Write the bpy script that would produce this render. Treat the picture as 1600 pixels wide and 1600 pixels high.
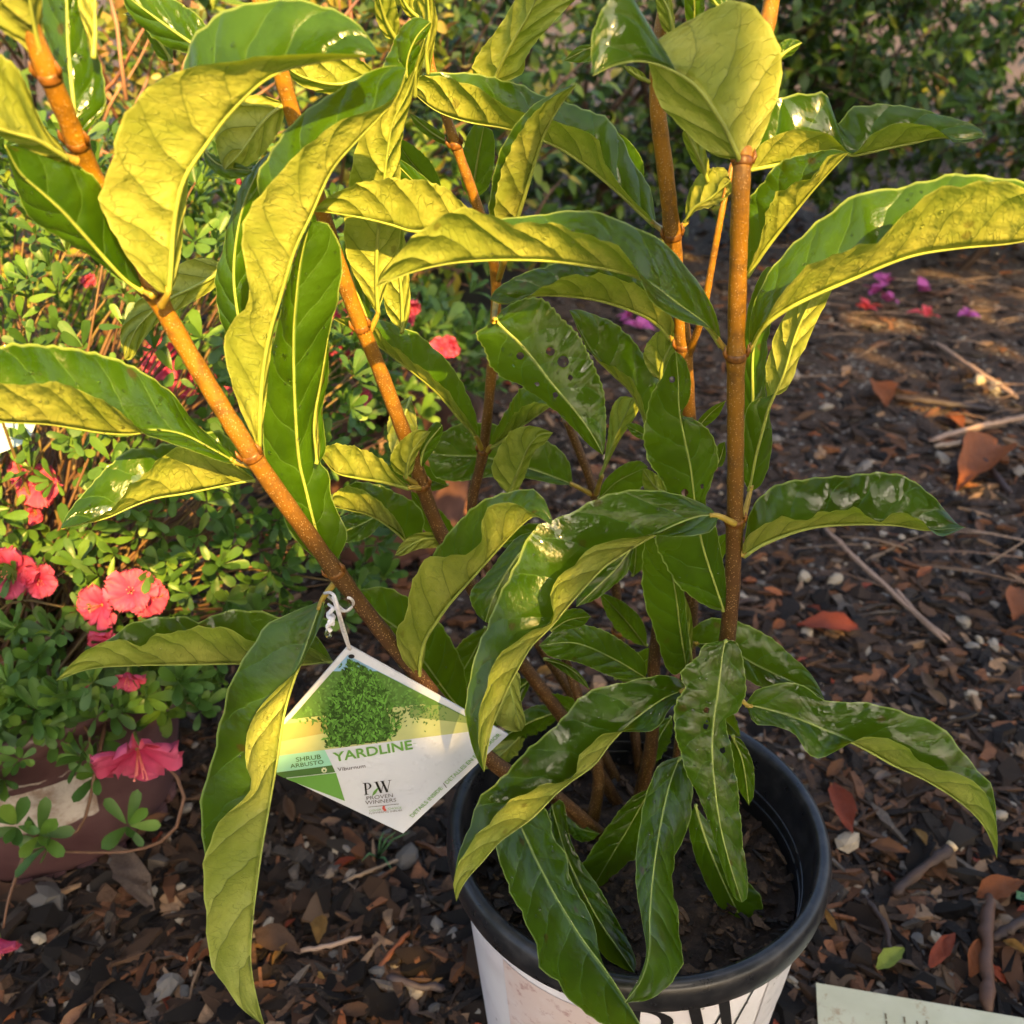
import bpy, math, random
import numpy as np
from mathutils import Vector, Matrix

# ------------------------------------------------------------------ camera, sky, sun, exposure
scene = bpy.context.scene
for o in list(bpy.data.objects):
    bpy.data.objects.remove(o)
col = scene.collection
PITCH = math.radians(29.5)
CAMH = 0.81
FPX = 800 / math.tan(math.radians(26.5))      # focal length in photo pixels (1600 px frame)
cam_d = bpy.data.cameras.new('camera')
cam = bpy.data.objects.new('camera', cam_d)
col.objects.link(cam)
cam.location = (0, 0, CAMH)
cam.rotation_euler = (math.pi / 2 - PITCH, 0, 0)
cam_d.sensor_width = 36
cam_d.lens = 18 / math.tan(math.radians(26.5))
cam_d.clip_start = 0.02
cam_d.clip_end = 200
cam_d.dof.use_dof = True
cam_d.dof.focus_distance = 0.60
cam_d.dof.aperture_fstop = 11
scene.camera = cam

SUN = Vector((0.26, -0.77, 0.58)).normalized()      # towards the sun
world = bpy.data.worlds.new('World')
scene.world = world
world.use_nodes = True
wn = world.node_tree
wn.nodes.clear()
wo = wn.nodes.new('ShaderNodeOutputWorld')
wb = wn.nodes.new('ShaderNodeBackground')
sky = wn.nodes.new('ShaderNodeTexSky')
sky.sky_type = 'NISHITA'
sky.sun_disc = False
sky.sun_elevation = math.asin(SUN.z)
sky.sun_rotation = math.atan2(SUN.x, SUN.y)
sky.air_density = 1.0
sky.dust_density = 6.0
sky.ozone_density = 0.2
wb.inputs['Strength'].default_value = 0.125
wn.links.new(sky.outputs[0], wb.inputs[0])
wn.links.new(wb.outputs[0], wo.inputs[0])
sun_d = bpy.data.lights.new('sun', 'SUN')
sun_d.energy = 5.0
sun_d.angle = math.radians(0.53)
sun_d.color = (1.0, 0.61, 0.17)
sun_o = bpy.data.objects.new('sun', sun_d)
col.objects.link(sun_o)
sun_o.rotation_euler = SUN.to_track_quat('Z', 'Y').to_euler()
sun_o.location = SUN * 6
scene.view_settings.view_transform = 'Standard'
scene.view_settings.look = 'None'
scene.view_settings.exposure = 2.0
scene.view_settings.gamma = 1

RND = random.Random(7)
NPR = np.random.default_rng(11)

# ------------------------------------------------------------------ helpers
CP, SP = math.cos(PITCH), math.sin(PITCH)


def ray(px, py):
    a = (px - 800) / FPX
    b = (800 - py) / FPX
    return Vector((a, CP + b * SP, -SP + b * CP))


def P(px, py, Y):
    """the point at distance Y in front of the camera foot seen at photo pixel px, py"""
    d = ray(px, py)
    return Vector((0, 0, CAMH)) + d * (Y / d.y)


def G(px, py, z=0.0):
    """the point of the level z seen at photo pixel px, py"""
    d = ray(px, py)
    return Vector((0, 0, CAMH)) + d * ((z - CAMH) / d.z)


def onplane(px, py, o, n):
    d = ray(px, py)
    c = Vector((0, 0, CAMH))
    return c + d * ((o - c).dot(n) / d.dot(n))


def mk(name, verts, faces, mat, parent=None, smooth=True, uvs=None, uv2=None, colors=None):
    me = bpy.data.meshes.new(name)
    me.from_pydata([tuple(v) for v in verts], [], faces)
    fin(me, smooth, uvs, uv2, colors)
    if mat:
        me.materials.append(mat)
    return ob(name, me, parent)


def fin(me, smooth=True, uvs=None, uv2=None, colors=None):
    if smooth:
        me.polygons.foreach_set('use_smooth', [True] * len(me.polygons))
    li = None
    for nm, data in (('UVMap', uvs), ('Metric', uv2)):
        if data is not None:
            if li is None:
                li = np.zeros(len(me.loops), dtype=np.int32)
                me.loops.foreach_get('vertex_index', li)
            l = me.uv_layers.new(name=nm)
            l.data.foreach_set('uv', np.asarray(data, dtype=np.float32)[li].ravel())
    if colors is not None:
        a = me.color_attributes.new('Col', 'FLOAT_COLOR', 'POINT')
        c = np.ones((len(me.vertices), 4), dtype=np.float32)
        c[:, :3] = np.asarray(colors, dtype=np.float32)
        a.data.foreach_set('color', c.ravel())
    me.update()


def ob(name, me, parent=None):
    o = bpy.data.objects.new(name, me)
    col.objects.link(o)
    if parent is not None:
        o.parent = parent
        o.matrix_parent_inverse = Matrix.Translation(-parent.location) if parent.type == 'EMPTY' else Matrix()
    return o


def empty(name, loc):
    o = bpy.data.objects.new(name, None)
    o.empty_display_size = 0.02
    o.location = loc
    col.objects.link(o)
    return o


def tag(o, label=None, cat=None, group=None, kind=None):
    if label:
        o['label'] = label
    if cat:
        o['category'] = cat
    if group:
        o['group'] = group
    if kind:
        o['kind'] = kind
    return o


def resample(pts, n):
    """Catmull-Rom through pts (k,d), n samples by arc length"""
    p = np.asarray(pts, dtype=float)
    if len(p) == 2:
        t = np.linspace(0, 1, n)[:, None]
        return p[0] * (1 - t) + p[1] * t
    q = np.vstack([2 * p[0] - p[1], p, 2 * p[-1] - p[-2]])
    out = []
    for i in range(1, len(q) - 2):
        for u in np.linspace(0, 1, 12, endpoint=False):
            a, b, c, d = q[i - 1], q[i], q[i + 1], q[i + 2]
            out.append(0.5 * (2 * b + (c - a) * u + (2 * a - 5 * b + 4 * c - d) * u * u + (3 * b - a - 3 * c + d) * u ** 3))
    out.append(p[-1])
    out = np.array(out)
    s = np.concatenate([[0], np.cumsum(np.linalg.norm(np.diff(out[:, :2], axis=0), axis=1))])
    t = np.linspace(0, s[-1], n)
    return np.stack([np.interp(t, s, out[:, k]) for k in range(out.shape[1])], 1)


def tube_data(pts, radii, seg=8, cap=True):
    """vertices and faces of a tube along 3d points"""
    pts = [Vector(p) for p in pts]
    n = len(pts)
    V, F = [], []
    ref = Vector((0.31, 0.27, 0.91))
    up = None
    for i in range(n):
        t = (pts[min(i + 1, n - 1)] - pts[max(i - 1, 0)])
        if t.length < 1e-9:
            t = Vector((0, 0, 1))
        t.normalize()
        if up is None:
            up = t.cross(ref)
            if up.length < 1e-4:
                up = t.cross(Vector((1, 0, 0)))
        up = (up - t * up.dot(t)).normalized()
        w = t.cross(up)
        r = radii[i] if hasattr(radii, '__len__') else radii
        for k in range(seg):
            a = 2 * math.pi * k / seg
            V.append(pts[i] + up * (math.cos(a) * r) + w * (math.sin(a) * r))
    for i in range(n - 1):
        for k in range(seg):
            k2 = (k + 1) % seg
            F.append((i * seg + k, i * seg + k2, (i + 1) * seg + k2, (i + 1) * seg + k))
    if cap:
        F.append(tuple(range(seg - 1, -1, -1)))
        F.append(tuple((n - 1) * seg + k for k in range(seg)))
    return V, F


def tube(name, pts, radii, mat, parent=None, seg=8):
    V, F = tube_data(pts, radii, seg)
    return mk(name, V, F, mat, parent)


def lathe_data(prof, seg=72, c=(0, 0, 0), closed=False):
    V, F = [], []
    for (r, z) in prof:
        for k in range(seg):
            a = 2 * math.pi * k / seg
            V.append((c[0] + r * math.cos(a), c[1] + r * math.sin(a), c[2] + z))
    m = len(prof)
    for i in range(m if closed else m - 1):
        j = (i + 1) % m
        for k in range(seg):
            k2 = (k + 1) % seg
            F.append((i * seg + k, i * seg + k2, j * seg + k2, j * seg + k))
    return V, F


class Join:
    """collects many small pieces into one mesh"""
    def __init__(self):
        self.V, self.F, self.C, self.U = [], [], [], []
        self.n = 0

    def add(self, V, F, c=None, uv=None):
        V = np.asarray(V, dtype=float)
        self.V.append(V)
        o = self.n
        self.F.extend([tuple(i + o for i in f) for f in F])
        if c is not None:
            self.C.append(np.broadcast_to(np.asarray(c, dtype=float), V.shape))
        if uv is not None:
            self.U.append(uv)
        self.n += len(V)

    def build(self, name, mat, parent=None, smooth=True):
        return mk(name, np.vstack(self.V), self.F, mat, parent, smooth,
                  colors=np.vstack(self.C) if self.C else None,
                  uvs=np.vstack(self.U) if self.U else None)


# ------------------------------------------------------------------ material helpers
class NT:
    def __init__(self, name):
        self.m = bpy.data.materials.new(name)
        self.m.use_nodes = True
        self.t = self.m.node_tree
        self.t.nodes.clear()
        self.out = self.t.nodes.new('ShaderNodeOutputMaterial')

    def n(self, typ, **kw):
        nd = self.t.nodes.new(typ)
        for k, v in kw.items():
            setattr(nd, k, v)
        return nd

    def l(self, a, b):
        self.t.links.new(a, b)

    def put(self, sock, v):
        if hasattr(v, 'links'):
            self.l(v, sock)
        elif isinstance(v, (tuple, list)) and len(v) == 3 and sock.type == 'RGBA':
            sock.default_value = (*v, 1)
        else:
            sock.default_value = v

    def math(self, op, a, b=0.0, c=None, clamp=False):
        nd = self.n('ShaderNodeMath', operation=op, use_clamp=clamp)
        self.put(nd.inputs[0], a)
        self.put(nd.inputs[1], b)
        if c is not None:
            self.put(nd.inputs[2], c)
        return nd.outputs[0]

    def mix(self, f, a, b, typ='RGBA', blend='MIX'):
        nd = self.n('ShaderNodeMix', data_type=typ)
        if typ == 'RGBA':
            nd.blend_type = blend
            ia, ib, oo = nd.inputs[6], nd.inputs[7], nd.outputs[2]
        else:
            ia, ib, oo = nd.inputs[2], nd.inputs[3], nd.outputs[0]
        self.put(nd.inputs[0], f)
        self.put(ia, a)
        self.put(ib, b)
        return oo

    def step(self, x, lo, hi):
        nd = self.n('ShaderNodeMapRange', interpolation_type='SMOOTHSTEP')
        self.put(nd.inputs[0], x)
        nd.inputs[1].default_value = lo
        nd.inputs[2].default_value = hi
        return nd.outputs[0]

    def noise(self, vec, scale, detail=3.0, rough=0.55, dim='3D'):
        nd = self.n('ShaderNodeTexNoise', noise_dimensions=dim)
        if vec is not None:
            self.l(vec, nd.inputs['Vector'])
        nd.inputs['Scale'].default_value = scale
        nd.inputs['Detail'].default_value = detail
        nd.inputs['Roughness'].default_value = rough
        return nd.outputs[0]

    def voro(self, vec, scale, feature='F1', dim='3D', rand=1.0):
        nd = self.n('ShaderNodeTexVoronoi', feature=feature, voronoi_dimensions=dim)
        if vec is not None:
            self.l(vec, nd.inputs['Vector'])
        nd.inputs['Scale'].default_value = scale
        nd.inputs['Randomness'].default_value = rand
        return nd

    def ramp(self, f, stops):
        nd = self.n('ShaderNodeValToRGB')
        e = nd.color_ramp.elements
        while len(e) < len(stops):
            e.new(0.5)
        for i, (p, c) in enumerate(stops):
            e[i].position = p
            e[i].color = (*c, 1)
        self.put(nd.inputs[0], f)
        return nd.outputs[0]

    def bump(self, h, strength=0.3, dist=0.002, normal=None):
        nd = self.n('ShaderNodeBump')
        nd.inputs['Strength'].default_value = strength
        nd.inputs['Distance'].default_value = dist
        self.l(h, nd.inputs['Height'])
        if normal is not None:
            self.l(normal, nd.inputs['Normal'])
        return nd.outputs[0]

    def bsdf(self, color, rough=0.5, normal=None, spec=0.5, **kw):
        nd = self.n('ShaderNodeBsdfPrincipled')
        self.put(nd.inputs['Base Color'], color)
        self.put(nd.inputs['Roughness'], rough)
        self.put(nd.inputs['Specular IOR Level'], spec)
        if normal is not None:
            self.l(normal, nd.inputs['Normal'])
        for k, v in kw.items():
            self.put(nd.inputs[k.replace('_', ' ')], v)
        return nd.outputs[0]

    def done(self, sh):
        self.l(sh, self.out.inputs[0])
        return self.m


def simple(name, color, rough=0.5, nscale=None, namp=0.25, bump=0.0, bscale=200, bdist=0.001, spec=0.5, **kw):
    t = NT(name)
    tc = t.n('ShaderNodeTexCoord').outputs['Object']
    c = color
    if nscale:
        f = t.noise(tc, nscale, 4)
        c = t.mix(t.step(f, 0.3, 0.7), tuple(x * (1 - namp) for x in color), tuple(min(1, x * (1 + namp)) for x in color))
    nm = t.bump(t.noise(tc, bscale, 4), bump, bdist) if bump else None
    return t.done(t.bsdf(c, rough, nm, spec, **kw))


def attr_mat(name, rough=0.55, trans=0.0, bump=0.35, bscale=350, bdist=0.0012, var=0.3, spec=0.5, tcol=1.0):
    """colour from the piece's own Col attribute"""
    t = NT(name)
    tc = t.n('ShaderNodeTexCoord').outputs['Object']
    a = t.n('ShaderNodeVertexColor', layer_name='Col').outputs[0]
    f = t.noise(tc, bscale * 0.4, 4)
    k = t.math('MULTIPLY_ADD', f, 2 * var, 1 - var)
    c = t.n('ShaderNodeVectorMath', operation='SCALE')
    t.l(a, c.inputs[0])
    t.l(k, c.inputs['Scale'])
    c = c.outputs[0]
    nm = t.bump(t.noise(tc, bscale, 4), bump, bdist) if bump else None
    sh = t.bsdf(c, rough, nm, spec)
    if trans:
        tr = t.n('ShaderNodeBsdfTranslucent')
        sc = t.n('ShaderNodeVectorMath', operation='MULTIPLY')
        t.l(c, sc.inputs[0])
        sc.inputs[1].default_value = (1.7 * tcol, 1.5 * tcol, 0.5 * tcol)
        t.l(sc.outputs[0], tr.inputs[0])
        mx = t.n('ShaderNodeMixShader')
        mx.inputs[0].default_value = trans
        t.l(sh, mx.inputs[1])
        t.l(tr.outputs[0], mx.inputs[2])
        sh = mx.outputs[0]
    return t.done(sh)


# ---- the big viburnum leaf: glossy dark upper face, pale veined underside
def leaf_material(name, wet=1.0):
    t = NT(name)
    uv = t.n('ShaderNodeUVMap', uv_map='UVMap').outputs[0]
    mt = t.n('ShaderNodeUVMap', uv_map='Metric').outputs[0]
    sx = t.n('ShaderNodeSeparateXYZ')
    t.l(uv, sx.inputs[0])
    u, v = sx.outputs[0], sx.outputs[1]
    rnd = t.n('ShaderNodeObjectInfo').outputs['Random']
    sv = t.math('MULTIPLY_ADD', v, 2, -1)
    a = t.math('ABSOLUTE', sv)
    side = t.math('GREATER_THAN', v, 0.5)
    wob = t.noise(mt, 60, 2, 0.5, '2D')
    # secondary veins leave the midrib and sweep towards the tip
    ph = t.math('SUBTRACT', u, t.math('MULTIPLY', t.math('POWER', a, 1.25), 0.15))
    ph = t.math('MULTIPLY_ADD', ph, 8.0, t.math('MULTIPLY_ADD', side, 0.42, t.math('MULTIPLY_ADD', wob, 0.34, rnd)))
    fr = t.math('FRACT', ph)
    tri = t.math('ABSOLUTE', t.math('MULTIPLY_ADD', fr, 2, -1))          # 1 at a vein, 0 between
    vein = t.math('MULTIPLY', t.step(tri, 0.93, 0.99), t.step(a, 0.98, 0.75))
    # fine net of tertiary veins
    mv = t.n('ShaderNodeMapping')
    t.l(mt, mv.inputs[0])
    mv.inputs['Scale'].default_value = (1.25, 0.5, 1)
    mv.inputs['Rotation'].default_value = (0, 0, 0.25)
    wv = t.n('ShaderNodeVectorMath', operation='MULTIPLY_ADD')
    nz = t.n('ShaderNodeTexNoise', noise_dimensions='2D')
    t.l(mv.outputs[0], nz.inputs['Vector'])
    nz.inputs['Scale'].default_value = 170
    t.l(nz.outputs[1], wv.inputs[0])
    wv.inputs[1].default_value = (0.004, 0.004, 0)
    t.l(mv.outputs[0], wv.inputs[2])
    net = t.voro(wv.outputs[0], 250, 'DISTANCE_TO_EDGE', '2D').outputs['Distance']
    netl = t.math('MULTIPLY', t.step(net, 0.06, 0.0), t.step(t.noise(mt, 120, 2, 0.5, '2D'), 0.35, 0.6))
    rib = t.step(a, 0.055, 0.02)
    rim = t.step(a, 0.95, 0.985)
    big = t.noise(mt, 28, 3, 0.6, '2D')
    fine = t.noise(mt, 420, 3, 0.6, '2D')
    # colours
    up = t.mix(t.step(big, 0.3, 0.72), (0.010, 0.038, 0.001), (0.036, 0.098, 0.0025))
    up = t.mix(t.math('MULTIPLY', rnd, 0.45), up, (0.050, 0.12, 0.004))
    up = t.mix(t.math('MULTIPLY', vein, 0.5), up, (0.09, 0.19, 0.03))
    up = t.mix(t.math('MULTIPLY', rib, 0.8), up, (0.16, 0.27, 0.06))
    up = t.mix(t.math('MULTIPLY', rim, 0.8), up, (0.26, 0.36, 0.09))
    dn = t.mix(t.step(big, 0.3, 0.7), (0.225, 0.275, 0.042), (0.38, 0.405, 0.085))
    dn = t.mix(t.math('MULTIPLY', netl, 0.55), dn, (0.13, 0.165, 0.028))
    dn = t.mix(t.math('MULTIPLY', t.step(fine, 0.45, 0.7), 0.25), dn, (0.17, 0.23, 0.04))
    dn = t.mix(t.math('MULTIPLY', t.step(t.noise(mt, 70, 4, 0.7, '2D'), 0.6, 0.72), 0.45), dn, (0.19, 0.25, 0.05))
    dn = t.mix(t.math('MULTIPLY', vein, 0.75), dn, (0.15, 0.19, 0.03))
    dn = t.mix(rib, dn, (0.40, 0.45, 0.10))
    dn = t.mix(rim, dn, (0.40, 0.46, 0.11))
    # scattered brown insect marks
    sp = t.voro(mt, 55, 'F1', '2D')
    spc = t.n('ShaderNodeSeparateColor')
    t.l(sp.outputs['Color'], spc.inputs[0])
    pick = t.math('GREATER_THAN', spc.outputs[0], 0.90)
    spot = t.math('MULTIPLY', pick, t.step(t.math('MULTIPLY_ADD', fine, 0.18, sp.outputs['Distance']), 0.24, 0.17))
    up = t.mix(t.math('MULTIPLY', spot, 0.75), up, (0.05, 0.022, 0.008))
    dn = t.mix(t.math('MULTIPLY', spot, 0.55), dn, (0.10, 0.06, 0.015))
    # relief: blade arches up between veins, net puckers the underside
    quilt = t.math('SUBTRACT', 1.0, t.math('POWER', tri, 2.2))
    h = t.math('MULTIPLY_ADD', quilt, 1.0, t.math('MULTIPLY', t.noise(mt, 95, 3, 0.5, '2D'), 0.9))
    n0 = t.bump(h, 0.55, 0.0018)
    n1 = t.bump(t.math('MULTIPLY_ADD', netl, -0.2, h), 1.0, 0.0022)
    wetn = t.noise(mt, 300, 2, 0.5, '2D')
    drop = t.voro(mt, 330, 'F1', '2D')
    dh = t.math('MULTIPLY', t.step(drop.outputs['Distance'], 0.34, 0.1), t.step(big, 0.45, 0.62))
    n2 = t.bump(t.math('MULTIPLY_ADD', dh, 0.5, t.math('MULTIPLY', wetn, .3)), 0.10 * wet, 0.0009, n0)
    n3 = t.bump(t.math('ADD', fine, netl), 0.22, 0.0006, n1)
    upr = t.math('MULTIPLY_ADD', t.step(big, 0.35, 0.65), 0.16, 0.14)
    sup = t.bsdf(up, upr, n2, 0.30, Coat_Weight=0.22 * wet, Coat_Roughness=0.04)
    sdn = t.bsdf(dn, 0.48, n3, 0.35)
    tu = t.n('ShaderNodeBsdfTranslucent')
    t.l(t.mix(t.math('MULTIPLY', vein, 0.6), t.mix(rib, (0.34, 0.44, 0.010), (0.5, 0.5, 0.04)), (0.16, 0.26, 0.01)), tu.inputs[0])
    back = t.n('ShaderNodeNewGeometry').outputs['Backfacing']
    m1 = t.n('ShaderNodeMixShader')
    t.l(back, m1.inputs[0])
    t.l(sup, m1.inputs[1])
    t.l(sdn, m1.inputs[2])
    m2 = t.n('ShaderNodeMixShader')
    m2.inputs[0].default_value = 0.32
    t.l(m1.outputs[0], m2.inputs[1])
    t.l(tu.outputs[0], m2.inputs[2])
    return t.done(m2.outputs[0])


def stem_material():
    t = NT('viburnum_bark')
    tc = t.n('ShaderNodeTexCoord').outputs['Object']
    sx = t.n('ShaderNodeSeparateXYZ')
    t.l(tc, sx.inputs[0])
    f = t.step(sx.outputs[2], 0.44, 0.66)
    c = t.mix(f, (0.070, 0.031, 0.009), (0.29, 0.135, 0.007))  # shaded brown low, sunlit orange high, put into the bark by height
    c = t.mix(t.math('MULTIPLY', t.step(t.noise(tc, 90, 5, .7), 0.42, 0.68), .75), c, (0.10, 0.05, 0.012))
    vo = t.voro(tc, 700)
    sp = t.step(vo.outputs['Distance'], 0.30, 0.12)
    c = t.mix(t.math('MULTIPLY', sp, 0.8), c, (0.48, 0.32, 0.14))
    n = t.bump(t.math('ADD', sp, t.noise(tc, 900, 3)), 0.4, 0.0007)
    return t.done(t.bsdf(c, 0.42, n, 0.5))


M_LEAF = leaf_material('viburnum_leaf', 1.0)
M_STEM = stem_material()
M_RIB = simple('viburnum_midrib', (0.27, 0.33, 0.06), 0.45, 90, 0.2)
M_PETI = simple('viburnum_petiole', (0.33, 0.24, 0.035), 0.4, 90, 0.3)


def water_material():
    t = NT('water_drop')
    return t.done(t.bsdf((1, 1, 1), 0.02, None, 0.5, Transmission_Weight=1.0, IOR=1.33))


M_WATER = water_material()

# ------------------------------------------------------------------ ground
GROUND = {}


def hash2(ix, iy):
    s = np.sin(ix * 127.1 + iy * 311.7) * 43758.5453
    return s - np.floor(s)


def vnoise(x, y):
    ix, iy = np.floor(x), np.floor(y)
    fx, fy = x - ix, y - iy
    fx = fx * fx * (3 - 2 * fx)
    fy = fy * fy * (3 - 2 * fy)
    a = hash2(ix, iy) * (1 - fx) + hash2(ix + 1, iy) * fx
    b = hash2(ix, iy + 1) * (1 - fx) + hash2(ix + 1, iy + 1) * fx
    return a * (1 - fy) + b * fy


def ground_z(x, y):
    x = np.asarray(x, dtype=float)
    y = np.asarray(y, dtype=float)
    return (vnoise(x * 9, y * 9) - 0.5) * 0.014 + (vnoise(x * 31 + 7, y * 31) - 0.5) * 0.007


def build_ground():
    t = NT('mulch_soil')
    tc = t.n('ShaderNodeTexCoord').outputs['Object']
    f = t.noise(tc, 30, 6, 0.65)
    c = t.ramp(f, [(0.3, (0.018, 0.012, 0.008)), (0.55, (0.052, 0.031, 0.019)), (0.75, (0.11, 0.068, 0.042))])
    vo = t.voro(tc, 140)
    sc = t.n('ShaderNodeSeparateColor')
    t.l(vo.outputs['Color'], sc.inputs[0])
    c = t.mix(t.math('MULTIPLY', t.math('GREATER_THAN', sc.outputs[0], 0.86), 0.8), c, (0.10, 0.065, 0.045))
    c = t.mix(t.math('MULTIPLY', t.math('GREATER_THAN', sc.outputs[1], 0.95), 0.9), c, (0.22, 0.20, 0.17))
    n = t.bump(t.math('ADD', t.noise(tc, 160, 5), vo.outputs['Distance']), 0.9, 0.006)
    m = t.done(t.bsdf(c, 0.7, n, 0.4))
    k = np.linspace(-1, 1, 171)
    xs = np.sign(k) * (np.abs(k) * 1.6 + np.abs(k) ** 7 * 60)
    ys = 0.9 + np.sign(k) * (np.abs(k) * 2.2 + np.abs(k) ** 7 * 70)
    X, Y = np.meshgrid(xs, ys)
    Z = ground_z(X, Y) * np.exp(-((X / 4) ** 2 + ((Y - 1) / 5) ** 2))
    n = len(k)
    V = np.stack([X.ravel(), Y.ravel(), Z.ravel()], 1)
    F = [(j * n + i, j * n + i + 1, (j + 1) * n + i + 1, (j + 1) * n + i) for j in range(n - 1) for i in range(n - 1)]
    g = mk('ground', V, F, m)
    tag(g, kind='structure')


build_ground()

# ------------------------------------------------------------------ the potted viburnum
POT_C = Vector((0.0905, 0.538, 0.0))
POT_R = 0.138
YO = 0.06
shrub = empty('viburnum_shrub', (POT_C.x, POT_C.y, 0.2))
tag(shrub, 'tall leafy viburnum with long wavy glossy leaves growing in the white and black pot', 'shrub')


M_NODE = simple('viburnum_node', (0.16, 0.065, 0.010), 0.4, 300, 0.4)


def stem(pts, r0, r1, nodes=()):
    q = resample([(a, b, c + YO) for a, b, c in pts], 90)
    W = [P(*p) for p in q]
    R = np.linspace(r0, r1, 90) * 0.001
    jit = random.Random(int(pts[0][0] * 3 + len(pts)))
    R = R * np.array([jit.uniform(.95, 1.06) for _ in range(90)])
    for (a, b) in nodes:
        d = np.hypot(q[:, 0] - a, q[:, 1] - b)
        R = R * (1 + 0.17 * np.exp(-(d / 13) ** 2))
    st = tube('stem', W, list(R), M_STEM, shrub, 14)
    for (a, b) in nodes:                     # swollen leaf joint with two bud scales
        k = int(np.argmin(np.hypot(q[:, 0] - a, q[:, 1] - b)))
        k = min(max(k, 2), 87)
        ax = (W[k + 1] - W[k - 1]).normalized()
        r = float(R[k])
        tube('node', [W[k] - ax * .0022, W[k] - ax * .0008, W[k] + ax * .0009, W[k] + ax * .0022], [r * .97, r * 1.035, r * 1.03, r * .96], M_NODE, st, 14)
        side = ax.cross(Vector((0, 1, 0))).normalized()
        for sg in (-1, 1):
            b0 = W[k] + side * (sg * r * .9) - Vector((0, r * .3, 0))
            tube('bud', [b0, b0 + ax * .003 + side * sg * .0012, b0 + ax * .0065 + side * sg * .0008], [.0013, .0012, .0003], M_NODE, st, 7)
    return st


stem([(945, 1310, .49), (860, 1240, .47), (770, 1190, .455), (640, 1040, .44), (530, 900, .43), (400, 720, .41), (300, 560, .405), (240, 455, .40),
      (150, 285, .395), (120, 220, .385), (78, 120, .37), (45, 40, .365), (25, -40, .36)], 5.5, 3.9, [(530, 900), (395, 720), (240, 455), (122, 220), (76, 118)])
stem([(985, 1290, .55), (900, 1150, .54), (790, 1000, .53), (690, 835, .52), (640, 700, .51), (590, 570, .50), (545, 460, .49), (500, 320, .48),
      (455, 170, .47), (435, 100, .465), (410, 20, .46), (400, -40, .46)], 5.2, 3.8, [(655, 755), (555, 515)])
stem([(1000, 1290, .57), (890, 1080, .58), (770, 900, .58), (738, 800, .58), (755, 705, .575), (768, 580, .57), (775, 440, .56), (755, 350, .555),
      (715, 235, .55), (690, 160, .55), (672, 100, .55), (664, 20, .55)], 4.4, 2.6, [(755, 705), (712, 225)])
stem([(1010, 1280, .58), (985, 1100, .60), (966, 980, .61), (960, 900, .61), (930, 775, .62), (905, 705, .62), (885, 655, .62)], 4.4, 3.2, [(968, 985), (930, 772)])
stem([(1050, 1290, .53), (1070, 1100, .53), (1080, 940, .53), (1082, 760, .525), (1075, 640, .52), (1068, 540, .515), (1052, 380, .51), (1040, 270, .505),
      (1028, 170, .50), (1030, 80, .50), (1040, 10, .50)], 5.4, 4.0, [(1050, 362), (1068, 545)])
stem([(1045, 1300, .49), (1080, 1150, .475), (1125, 1040, .465), (1138, 985, .46), (1148, 820, .455), (1150, 560, .445), (1154, 400, .44), (1160, 250, .438),
      (1172, 120, .475), (1198, 40, .48), (1210, -30, .48)], 5.3, 3.9, [(1152, 818), (1150, 555), (1160, 248)])
stem([(1075, 560, .515), (1098, 490, .495), (1115, 400, .49), (1130, 320, .49), (1145, 255, .50)], 2.2, 1.5)
stem([(985, 1300, .52), (1003, 1230, .515), (1018, 1160, .51), (1022, 1040, .51), (1030, 960, .51)], 5.5, 4)
stem([(925, 1290, .50), (935, 1215, .505), (920, 1140, .51), (890, 1050, .515), (868, 985, .515)], 5, 3)

leaf_count = 0


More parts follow.
